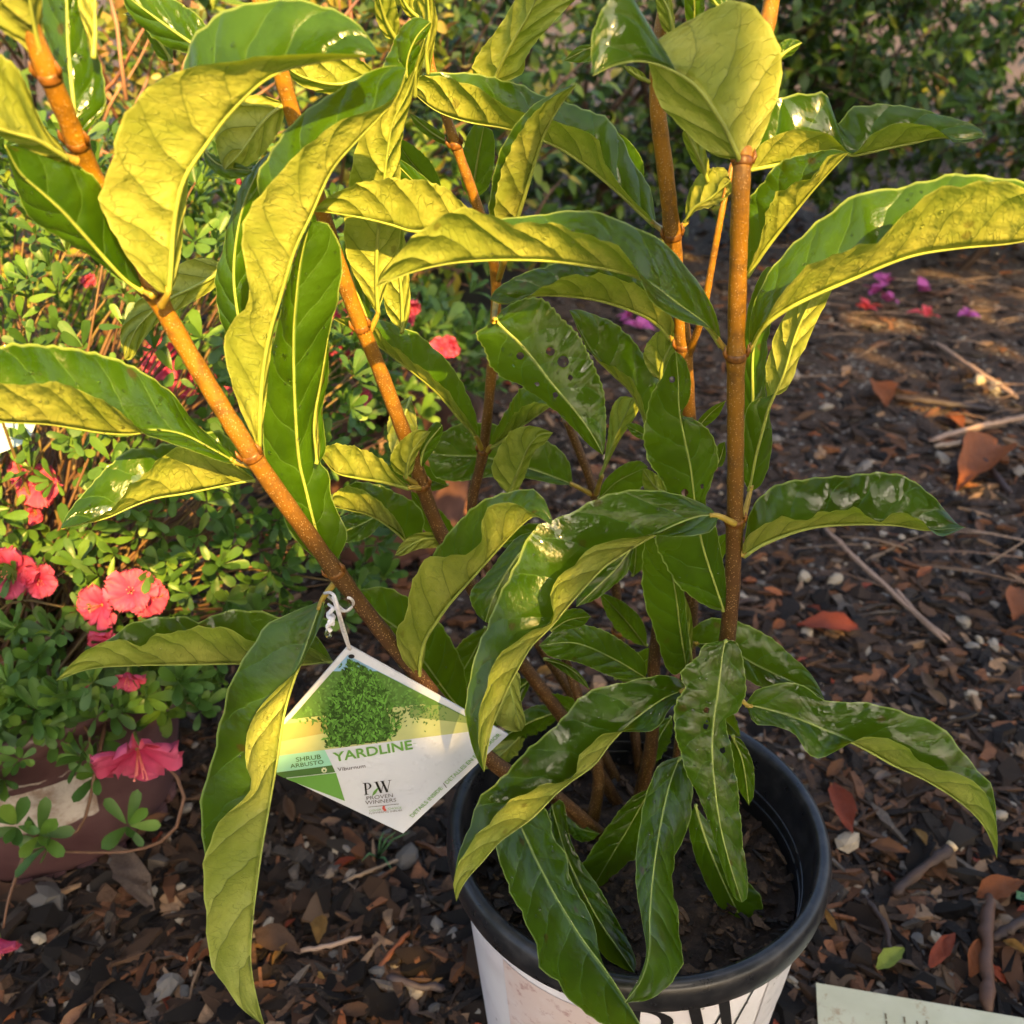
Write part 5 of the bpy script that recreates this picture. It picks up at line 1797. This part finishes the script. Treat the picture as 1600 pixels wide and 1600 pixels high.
# hanging sprigs in front of the pot, traced
for (pts, wh) in (([(165, 1130, .70), (150, 1200, .66), (120, 1300, .63), (30, 1305, .62)], [(25, 1290, .62), (62, 1305, .62)]),
                  ([(225, 1160, .69), (285, 1230, .655), (270, 1300, .635), (200, 1330, .63), (60, 1330, .625)], [(200, 1290, .635), (75, 1320, .62)]),
                  ([(40, 1330, .63), (15, 1400, .60), (5, 1450, .585)], []),
                  ([(100, 1100, .70), (140, 1150, .68), (120, 1190, .66)], [(130, 1185, .66), (150, 1210, .66)])):
    W = [P(x / 1.0, y, z) for x, y, z in pts]
    V, F = tube_data([Vector(q2) for q2 in resample([tuple(w) for w in W], 14)], list(np.linspace(.002, .001, 14)), 6)
    twigs.add([tuple(v_) for v_ in V], F, (.13, .065, .035))
    for (x, y, z) in wh:
        whorl(P(x, y, z), Vector((rng.gauss(0, .4), -.5, .6)), 7, .03)
for (x, y, z) in ((115, 1090, .68), (300, 1060, .70), (290, 1090, .70), (330, 1020, .72), (20, 1060, .68), (60, 1030, .68), (40, 1090, .67), (150, 1120, .67), (345, 880, .74), (360, 850, .76), (440, 880, .78), (440, 900, .78),
                  (300, 870, .74), (45, 910, .70), (120, 880, .72), (250, 900, .73), (400, 960, .76), (80, 990, .69), (210, 810, .78), (260, 790, .80), (320, 770, .82), (170, 1000, .70), (20, 980, .68), (600, 900, .85), (570, 880, .88), (620, 830, .9)) + tuple((xx, 1065 + 22 * ((xx // 22) % 3), .645 + .03 * ((xx // 22) % 2) + .0002 * abs(xx - 60)) for xx in range(-10, 350, 17)):
    whorl(P(x, y, z), Vector((rng.gauss(0, .35), -.45, .75)), 8, rng.uniform(.022, .029))
twigs.build('twigs', M_TWIG, azalea)['kind'] = 'stuff'
scatter(items, AZL, AZC, M_SMALL, 'leaf', 'foliage', azalea, 300)


# flowers: five ruffled petals on a short tube, stamens, green pedicel
def petal_mesh(rng_):
    V, F, C = [], [], []
    n, m = 10, 10
    ph = rng_.random() * 6
    for i in range(n + 1):
        t = i / n
        hw = .07 + .47 * math.sin(min(1.0, t * 1.02) * math.pi * .62) ** 1.2
        if t > .8:
            hw *= math.sqrt(max(.05, 1 - ((t - .8) / .22) ** 2))
        for j in range(m + 1):
            s = j / m * 2 - 1
            x = t
            y = s * hw * (1 + .06 * math.sin(17 * t + ph))
            x += .05 * t * math.sin(13 * s + ph) + .03 * t * math.sin(29 * s)
            z = .42 * t - .30 * t * t + .22 * (s * s) * hw + .07 * math.sin(5 * s + ph + 6 * t) * t + .12 * t * t * math.sin(9 * s + ph) + .05 * t ** 3 * math.sin(21 * s + ph * 2) - .10 * (1 - abs(s)) * t
            V.append((x, y, z))
            k = rng_.uniform(.92, 1.06)
            b = .75 + .25 * t
            C.append((.62 * k, (.050 + .06 * t) * b * k, (.13 + .09 * t) * k))
    for i in range(n):
        for j in range(m):
            a = i * (m + 1) + j
            F.append((a, a + m + 1, a + m + 2, a + 1))
    me = bpy.data.meshes.new('petal')
    me.from_pydata(V, [], F)
    fin(me, True, colors=np.array(C))
    me.materials.append(M_PETAL)
    return me


PET = [petal_mesh(rng) for _ in range(5)]
M_STAMEN = simple('stamen', (.75, .22, .16), .5)
M_PEDI = simple('pedicel', (.20, .24, .05), .5, 90, .3)


def stamen_mesh():
    J_ = Join()
    for k in range(6):
        a = k * 1.05
        e = Vector((.14 * math.cos(a), .14 * math.sin(a), .62 + .10 * (k % 3)))
        V, F = tube_data([Vector((0, 0, 0)), e * .5 + Vector((0, 0, .05)), e, e + Vector((.02, 0, .05))], [.016, .014, .012, .03], 5)
        J_.add([tuple(v_) for v_ in V], F)
    me = bpy.data.meshes.new('stamens')
    me.from_pydata([tuple(v_) for v_ in np.vstack(J_.V)], [], J_.F)
    fin(me)
    me.materials.append(M_STAMEN)
    return me


STA = stamen_mesh()


def pedi_mesh():
    V, F = tube_data([Vector((0, 0, .04)), Vector((0, 0, -.1)), Vector((.05, 0, -.45))], [.10, .07, .035], 7)
    me = bpy.data.meshes.new('pedicel')
    me.from_pydata([tuple(v_) for v_ in V], [], F)
    fin(me)
    me.materials.append(M_PEDI)
    return me


PED = pedi_mesh()


def flower(p, axis, s, parent, closed=0.0, roll=None):
    """parent > flower (pedicel mesh) > petals, stamens"""
    axis = Vector(axis).normalized()
    x = axis.orthogonal().normalized()
    y = axis.cross(x)
    Rm_ = Matrix((x, y, axis)).transposed().to_4x4()
    f = bpy.data.objects.new('flower', PED)
    col.objects.link(f)
    f.parent = parent
    f.matrix_parent_inverse = Matrix.Translation(-parent.location)
    f.matrix_basis = Matrix.Translation(p) @ Rm_ @ Matrix.Scale(s, 4)
    r0 = rng.random() * 6
    for k in range(5):
        o = bpy.data.objects.new('petal', PET[rng.randrange(5)])
        col.objects.link(o)
        o.parent = f
        o.matrix_basis = rotm(0, 0, r0 + k * 1.2566 + rng.uniform(-.1, .1)).to_4x4() @ Matrix.Translation((.03, 0, .02)) @ rotm(rng.uniform(-.15, .15), -.25 - closed + rng.uniform(-.18, .18), 0).to_4x4() @ Matrix.Scale(rng.uniform(.9, 1.08), 4)
    o = bpy.data.objects.new('stamens', STA)
    col.objects.link(o)
    o.parent = f
    return f


for (x, y, Yd, ax, s, cl_) in ((160, 945, .70, (-.3, -.8, .3), .028, .1), (205, 925, .70, (.3, -.7, .6), .028, .0), (180, 1000, .69, (-.2, -.9, -.1), .027, .2), (200, 1050, .68, (.1, -.8, -.4), .022, .3),
                               (230, 935, .71, (.6, -.6, .5), .024, .1), (20, 890, .70, (0, -.9, .3), .030, .0), (60, 905, .70, (.5, -.8, .2), .022, .2), (65, 760, .80, (.2, -.9, .5), .028, .1), (45, 740, .82, (-.3, -.8, .5), .022, .3),
                               (215, 1168, .655, (.3, -.85, -.35), .032, .0), (-2, 1465, .575, (.2, -.6, -.6), .027, .3), (265, 560, .98, (-.3, -.8, .4), .034, .1), (290, 590, .98, (.4, -.9, .1), .03, .1), (350, 590, 1.0, (.3, -.8, .0), .022, .5),
                               (130, 438, 1.05, (.6, -.6, .2), .02, .9), (380, 293, 1.1, (0, -.3, 1), .014, 1.1), (55, 800, .80, (.2, -.8, .2), .018, .6), (140, 1070, .68, (-.5, -.8, -.3), .014, .8)):
    flower(P(x, y, Yd), ax, s * (.72 if s < .03 or y < 900 else 1.1), azalea, cl_)

# second azalea further back, its flowers and brown pot showing between the stems
AZ2 = P(600, 800, 1.38)
AZ2.z = 0
pot2 = scallop_pot('flower_pot', AZ2, .12, .15, .20, simple('brown_plastic', (.13, .065, .05), .45, 20, .3))
tag(pot2, 'brown plastic pot behind the viburnum stems with a small azalea', 'pot')
az2 = empty('azalea_bush', (AZ2.x, AZ2.y, .18))
tag(az2, 'smaller pink flowering azalea behind the viburnum stems in a brown pot', 'azalea')
items, twigs = [], Join()
for k in range(150):
    u, v = rng.uniform(-.35, 1), rng.uniform(0, 6.283)
    q_ = math.sqrt(1 - u * u)
    dirv = Vector((q_ * math.cos(v), q_ * math.sin(v), u))
    p = Vector((AZ2.x, AZ2.y, .26)) + Vector((dirv.x * .20, dirv.y * .18, dirv.z * .17)) * rng.uniform(.6, 1)
    whorl(p, dirv + Vector((0, -.2, .6)), rng.randint(5, 7), rng.uniform(.024, .034))
    if k % 3 == 0:
        b = Vector((AZ2.x, AZ2.y, .17))
        V, F = tube_data([b, b.lerp(p, .5) + Vector((0, 0, .02)), p], [.002, .0015, .0008], 5)
        twigs.add([tuple(v_) for v_ in V], F, (.12, .06, .035))
twigs.build('twigs', M_TWIG, az2)['kind'] = 'stuff'
scatter(items, AZL, AZC, M_SMALL, 'leaf', 'foliage', az2, 120)
for (x, y, Yd) in ((690, 545, 1.2), (705, 540, 1.22), (640, 495, 1.25), (560, 520, 1.2), (550, 560, 1.2), (560, 620, 1.18), (640, 490, 1.2), (525, 545, 1.2), (535, 495, 1.2), (640, 470, 1.2)):
    flower(P(x, y, Yd), (rng.gauss(0, .4), -.8, rng.gauss(.3, .3)), .016, az2, .3)

# fallen and distant pink blossoms on the far mulch
M_PINK = attr_mat('pink_petal', .5, .3, .2, 220, .001, .15, .3, .5)
for (x, y, lab) in ((985, 505, 'fallen purple pink blossom on mulch behind the shrub'), (1365, 465, 'heap of purple pink blossoms fallen on the far mulch'), (1350, 490, 'coral pink blossom fallen beside the purple heap'),
                    (1447, 502, 'single coral blossom fallen on orange leaf litter'), (1440, 463, 'purple blossom with long petal fallen by a bare stalk'), (1385, 478, 'small purple blossom beside the fallen heap'), (1510, 500, 'pale pink petals fallen near a pale stick'), (1000, 520, 'small pink blossom fallen behind the shrub'), (1380, 450, 'upright purple blossom on the fallen heap')):
    coral = 'coral' in lab
    root = empty('fallen_blossom', G(x, y))
    tag(root, lab, 'blossom', 'blossoms fallen on the far mulch')
    for k in range(5):
        V, F = oval_leaf(rng, .32, .3, .5, 5)
        o = mk('petal', V, F, M_PINK, None, True, colors=np.broadcast_to(np.array((.75, .10, .13) if coral else (.46, .10, .36)), V.shape))
        o.parent = root
        o.matrix_basis = Matrix.Translation((rng.uniform(-.008, .008), rng.uniform(-.008, .008), .012)) @ rotm(rng.uniform(-.5, .5), rng.uniform(-1.2, -.1), k * 1.25 + rng.random()).to_4x4() @ Matrix.Scale(rng.uniform(.028, .042), 4)

# pale blue tag stuck in the azalea, dark pot in the background
bt = [P(-60, 640, .80), P(55, 664, .80), P(45, 690, .79), P(-10, 712, .78), P(-70, 700, .79)]
th = Vector((0, .0012, .0006))
V = bt + [p + th for p in bt]
o = mk('plant_tag', V, [(0, 1, 2, 3, 4), (9, 8, 7, 6, 5)] + [(i, i + 5, (i + 1) % 5 + 5, (i + 1) % 5) for i in range(5)], simple('pale_blue_card', (.42, .56, .66), .4, 60, .08), None, False)
tag(o, 'pale blue card tag tucked into the azalea leaves', 'plant tag')
J = Join()
for k in range(5):
    a, b = P(4 + k * 3, 668 + k * 6, .789), P(26 - k * 2, 672 + k * 5, .789)
    J.add([tuple(a), tuple(b), tuple(b + Vector((0, 0, .0012))), tuple(a + Vector((0, 0, .0012)))], [(0, 1, 2, 3)])
J.build('printed_text', simple('blue_ink', (.08, .14, .30), .4), o, False)
BP = P(720, 480, 2.3)
bpot = empty('nursery_pot', (BP.x, BP.y, 0))
tag(bpot, 'dark grey nursery pot standing in the shade behind the shrub', 'pot')
bpc = Vector((BP.x, BP.y, 0))
V, F = lathe_data([(.0, .003), (.13, .003), (.14, .01), (.155, .22), (.165, .222), (.167, .25), (.160, .252), (.155, .23), (.15, .2), (0, .2)], 48, bpc)
mk('body', V, F, simple('grey_plastic', (.035, .04, .042), .4, 20, .3), bpot)

# ------------------------------------------------------------------ background shrubs
rng = random.Random(99)
EVL = [oval_leaf(rng, w=rng.uniform(.2, .27), fold=rng.uniform(.1, .35), curl=rng.uniform(.05, .3), n=4, twist=rng.uniform(-.3, .3)) for _ in range(6)]
EVC = [(.026, .058, .010), (.038, .080, .012), (.055, .105, .014), (.10, .165, .018), (.22, .24, .03)]
EVW = [34, 34, 20, 8, 3]


def back_shrub(name, label, c, rad, n, Ls, weights, nkeep, twc=(.07, .045, .03), cols=EVC, up=.5):
    root = empty(name, (c.x, c.y, 0))
    tag(root, label, 'shrub', 'shrubs behind the bed')
    its, tw = [], Join()
    for k in range(n // 5):
        u, v = rng.uniform(-1, 1), rng.uniform(0, 6.283)
        q2 = math.sqrt(1 - u * u)
        dv = Vector((q2 * math.cos(v), q2 * math.sin(v), u))
        r = rng.uniform(.35, 1) ** .5
        p = c + Vector((dv.x * rad[0], dv.y * rad[1], dv.z * rad[2])) * r
        if p.z < .05:
            continue
        ax = (dv + Vector((rng.gauss(0, .5), -.4 + rng.gauss(0, .4), up))).normalized()
        L = rng.uniform(.10, .2)
        if k % 2 == 0:
            V, F = tube_data([p - ax * L - Vector((0, 0, .02)), p - ax * L * .4, p + ax * .02], [.003, .0022, .001], 4)
            tw.add([tuple(v_) for v_ in V], F, twc)
        for j in range(5):
            a = rng.random() * 6.28
            x = ax.orthogonal().normalized()
            y = ax.cross(x)
            d = (x * math.cos(a) + y * math.sin(a)) * .85 + ax * rng.uniform(.1, .8)
            its.append((p - ax * L * rng.random() * .8, frame(d, Vector((0, -.3, 1))), rng.uniform(*Ls), rng.randrange(6), rng.choices(range(len(cols)), weights)[0]))
    for k in range(7):
        b = Vector((c.x + rng.gauss(0, rad[0] * .2), c.y + rng.gauss(0, rad[1] * .2), -.01))
        e = c + Vector((rng.uniform(-.7, .7) * rad[0], rng.uniform(-.7, .4) * rad[1], rng.uniform(0, .6) * rad[2]))
        V, F = tube_data([b, b.lerp(e, .5) + Vector((rng.gauss(0, .05), 0, .05)), e], [.012, .009, .004], 6)
        tw.add([tuple(v_) for v_ in V], F, twc)
    tw.build('branches', M_TWIG, root)['kind'] = 'stuff'
    scatter(its, EVL, cols, M_SMALL, 'leaf', 'foliage', root, nkeep)


back_shrub('evergreen_shrub', 'dark evergreen shrub with oval leaves behind the right end of the bed', Vector((1.45, 2.95, .58)), (1.15, .50, .58), 8000, (.032, .056), EVW, 220)
back_shrub('evergreen_shrub', 'dark evergreen shrub directly behind the viburnum stems', Vector((.25, 2.9, .56)), (.95, .45, .58), 7000, (.032, .056), EVW, 160)
back_shrub('evergreen_shrub', 'tall dark evergreen shrub behind the two front evergreens', Vector((.9, 4.3, .7)), (2.6, .6, 1.0), 5200, (.07, .10), EVW, 60)
back_shrub('leafy_shrub', 'yellow green small leaved shrub behind the azalea', Vector((-.75, 1.95, .50)), (.95, .40, .55), 6500, (.026, .046), [12, 18, 25, 28, 17], 160,
           twc=(.16, .08, .05), cols=[(.045, .10, .018), (.07, .14, .02), (.10, .18, .022), (.16, .22, .025), (.28, .24, .03)])
back_shrub('evergreen_shrub', 'dense dark shrub far behind the azalea', Vector((-1.5, 3.6, .7)), (1.5, .6, .95), 4000, (.05, .08), EVW, 60)

# bare reddish twigs above the azalea
tb = empty('bare_twig_bush', (P(215, 700, 1.5).x, 1.5, 0))
tag(tb, 'tangle of bare reddish brown twigs behind the top of the azalea', 'twigs')
for k in range(30):
    x0, y0 = rng.uniform(120, 300), rng.uniform(140, 330)
    if k > 24:
        x0, y0 = rng.uniform(480, 640), rng.uniform(60, 130)
    a = rng.gauss(-1.4, .7)
    L = rng.uniform(90, 240)
    Y0 = rng.uniform(1.25, 1.6)
    pts = []
    for j in range(5):
        u = j / 4
        pts.append(tuple(P(x0 + math.cos(a) * L * u + rng.gauss(0, 5), y0 + math.sin(a) * L * u + rng.gauss(0, 5), Y0 + u * rng.uniform(-.1, .1))))
    V, F = tube_data([Vector(q2) for q2 in resample(pts, 9)], list(np.linspace(.0028, .0009, 9)), 5)
    cc = rng.choice([(.22, .10, .06), (.28, .15, .09), (.18, .09, .06)])
    mk('twig', V, F, M_TWIG, tb, True, colors=np.broadcast_to(np.array(cc), (len(V), 3)))
main = [Vector((tb.location.x, 1.5, 0)), P(230, 500, 1.5), P(215, 250, 1.45)]
for k in range(4):
    e = P(140 + k * 45, 250 - k * 10, 1.4 + .05 * k)
    V, F = tube_data([Vector(q2) for q2 in resample([tuple(main[0] + Vector((k * .02, 0, 0))), tuple(main[1].lerp(e, .4)), tuple(e)], 10)], list(np.linspace(.006, .002, 10)), 6)
    mk('twig', V, F, M_TWIG, tb, True, colors=np.broadcast_to(np.array((.16, .08, .05)), (len(V), 3)))
items = []
for k in range(700):
    x, y = (rng.uniform(90, 320), rng.uniform(-40, 340)) if k < 480 else (rng.uniform(430, 720), rng.uniform(-40, 130))
    p = P(x, y, rng.uniform(1.45, 1.75))
    items.append((p, rotm(rng.uniform(0, 6), rng.uniform(-1, 1), rng.uniform(0, 6)), rng.uniform(.018, .034), rng.randrange(6), rng.randrange(5)))
scatter(items, EVL, [(.16, .16, .03), (.24, .20, .04), (.10, .14, .025), (.22, .13, .06), (.07, .11, .02)], M_SMALL, 'leaf', 'foliage', tb, 180)

# ------------------------------------------------------------------ unseen tree behind the photographer, crown shaped to shade the bed
SA = Vector((0, 0, 1)).cross(SUN).normalized()
SB = SUN.cross(SA)
lit = []  # sun patches kept open as gaps in the unseen crown


def L_(px, py, Y, r):
    p = P(px, py, Y)
    lit.append((p.dot(SA), p.dot(SB), r))


for z_ in ((40, 80, .43, .13), (200, 300, .44, .13), (40, 610, .41, .09), (170, 600, .43, .06), (300, 560, .46, .06), (400, 470, .47, .10), (390, 640, .47, .04), (550, 120, .5, .10), (600, 320, .52, .07), (680, 60, .57, .09), (840, 70, .58, .06),
           (860, 220, .54, .035), (1110, 90, .47, .075), (1165, 340, .5, .026), (1240, 330, .54, .03), (1300, 430, .49, .028), (1420, 380, .48, .03), (1520, 320, .47, .035), (1560, 290, .49, .03), (1250, 490, .53, .014),
           (680, 380, .43, .03), (620, 430, .42, .02), (850, 380, .46, .02), (1040, 420, .5, .018), (1100, 500, .505, .012), (480, 420, .48, .05), (450, 590, .49, .035), (560, 715, .52, .018), (435, 1110, .44, .013), (410, 1190, .42, .010),
           (460, 1130, .475, .012), (690, 1130, .495, .007), (640, 1285, .49, .006), (850, 850, .47, .012), (825, 920, .46, .012), (905, 905, .45, .012), (790, 800, .46, .010), (668, 970, .5, .007), (800, 1050, .43, .008), (820, 1260, .44, .007),
           (1070, 550, .57, .010), (960, 450, .56, .012), (230, 1130, .66, .010), (1080, 1560, .42, .006), (1240, 1500, .46, .006), (40, 760, .80, .05), (180, 150, 1.5, .28), (560, 60, 1.6, .2), (60, 420, 1.3, .15), (230, 560, .95, .05), (420, 300, 1.4, .12),
           (1440, 470, 2.2, .05), (150, 500, 1.0, .13), (100, 690, .88, .08), (330, 420, 1.2, .13), (430, 600, 1.0, .08), (300, 720, .9, .05), (130, 900, .74, .025), (560, 250, 1.8, .2), (300, 60, 1.7, .25), (1500, 130, 3.0, .10), (1300, 60, 3.0, .08), (690, 540, 1.2, .05), (350, 760, .85, .03)):
    L_(*z_)
for (x, y, r) in ((400, 1480, .014), (565, 1555, .013), (1540, 600, .03), (1290, 975, .012), (640, 1500, .008), (1500, 760, .02)):
    g = G(x, y)
    lit.append((g.dot(SA), g.dot(SB), r))

rng = random.Random(5)
tree = empty('unseen_shade_tree', (1.5, -3.6, 0))
tag(tree, 'unseen leafy tree behind the photographer, crown shaped to cast dappled shade on the bed', 'tree')
CAN = [oval_leaf(rng, w=.30, fold=.1, curl=.05, n=3) for _ in range(3)]
J = Join()
smin, smax, rmin, rmax = -2.6, 3.2, -.9, 2.6
for _ in range(40):  # extra small gaps for scattered dapples
    lit.append((rng.uniform(-.7, .9) + .1, rng.uniform(-.3, 1.0), rng.uniform(.002, .007)))
cnt = 0
ctr = Vector((.1, .6, .45))
s0, r0_, n0 = ctr.dot(SA), ctr.dot(SB), ctr.dot(SUN)
for k in range(33000):
    if k < 19000:
        q3, q4 = 1.05 * math.sqrt(rng.random()), rng.uniform(0, 6.2832)
        s, r = s0 + q3 * math.cos(q4), r0_ + q3 * math.sin(q4)
    else:
        s, r = rng.uniform(smin, smax), rng.uniform(rmin, rmax)
    near = math.hypot(s - s0, r - r0_) < 1.06
    L = rng.uniform(.042, .07) if near else rng.uniform(.10, .16)
    if not near and rng.random() < .25:
        continue
    if any((s - a) ** 2 + (r - b) ** 2 < (q2 + L * .22) ** 2 for a, b, q2 in lit):
        continue
    c = SA * s + SB * r + SUN * (n0 + rng.uniform(2.9, 3.5))
    if c.z < 1.35:
        c += SUN * ((1.35 - c.z) / SUN.z)
    V, F = CAN[rng.randrange(3)]
    d = SA * math.cos(k) + SB * math.sin(k) + SUN * rng.uniform(-.35, .35)
    R = frame(d, SUN + Vector((rng.gauss(0, .25), rng.gauss(0, .25), rng.gauss(0, .25))))
    J.add((V - np.array((.5, 0, 0))) * L @ np.array(R).T + np.array(c), F, rng.choice(EVC[1:4]))
    cnt += 1
cr = J.build('crown', M_SMALL, tree)
cr['kind'] = 'stuff'
cc = ctr + SUN * 3.4
pts = [Vector((1.5, -3.6, -.05)), Vector((1.45, -3.5, 1.0)), Vector((1.3, -3.2, 2.0)), cc + Vector((0, -.2, .5))]
q_ = [Vector(v) for v in resample([tuple(p) for p in pts], 20)]
tube('trunk', q_, list(np.linspace(.11, .04, 20)), simple('tree_bark', (.10, .075, .055), .8, 20, .4, .6, 60, .01), tree, 12)
print('crown leaves', cnt, 'viburnum leaves', leaf_count)
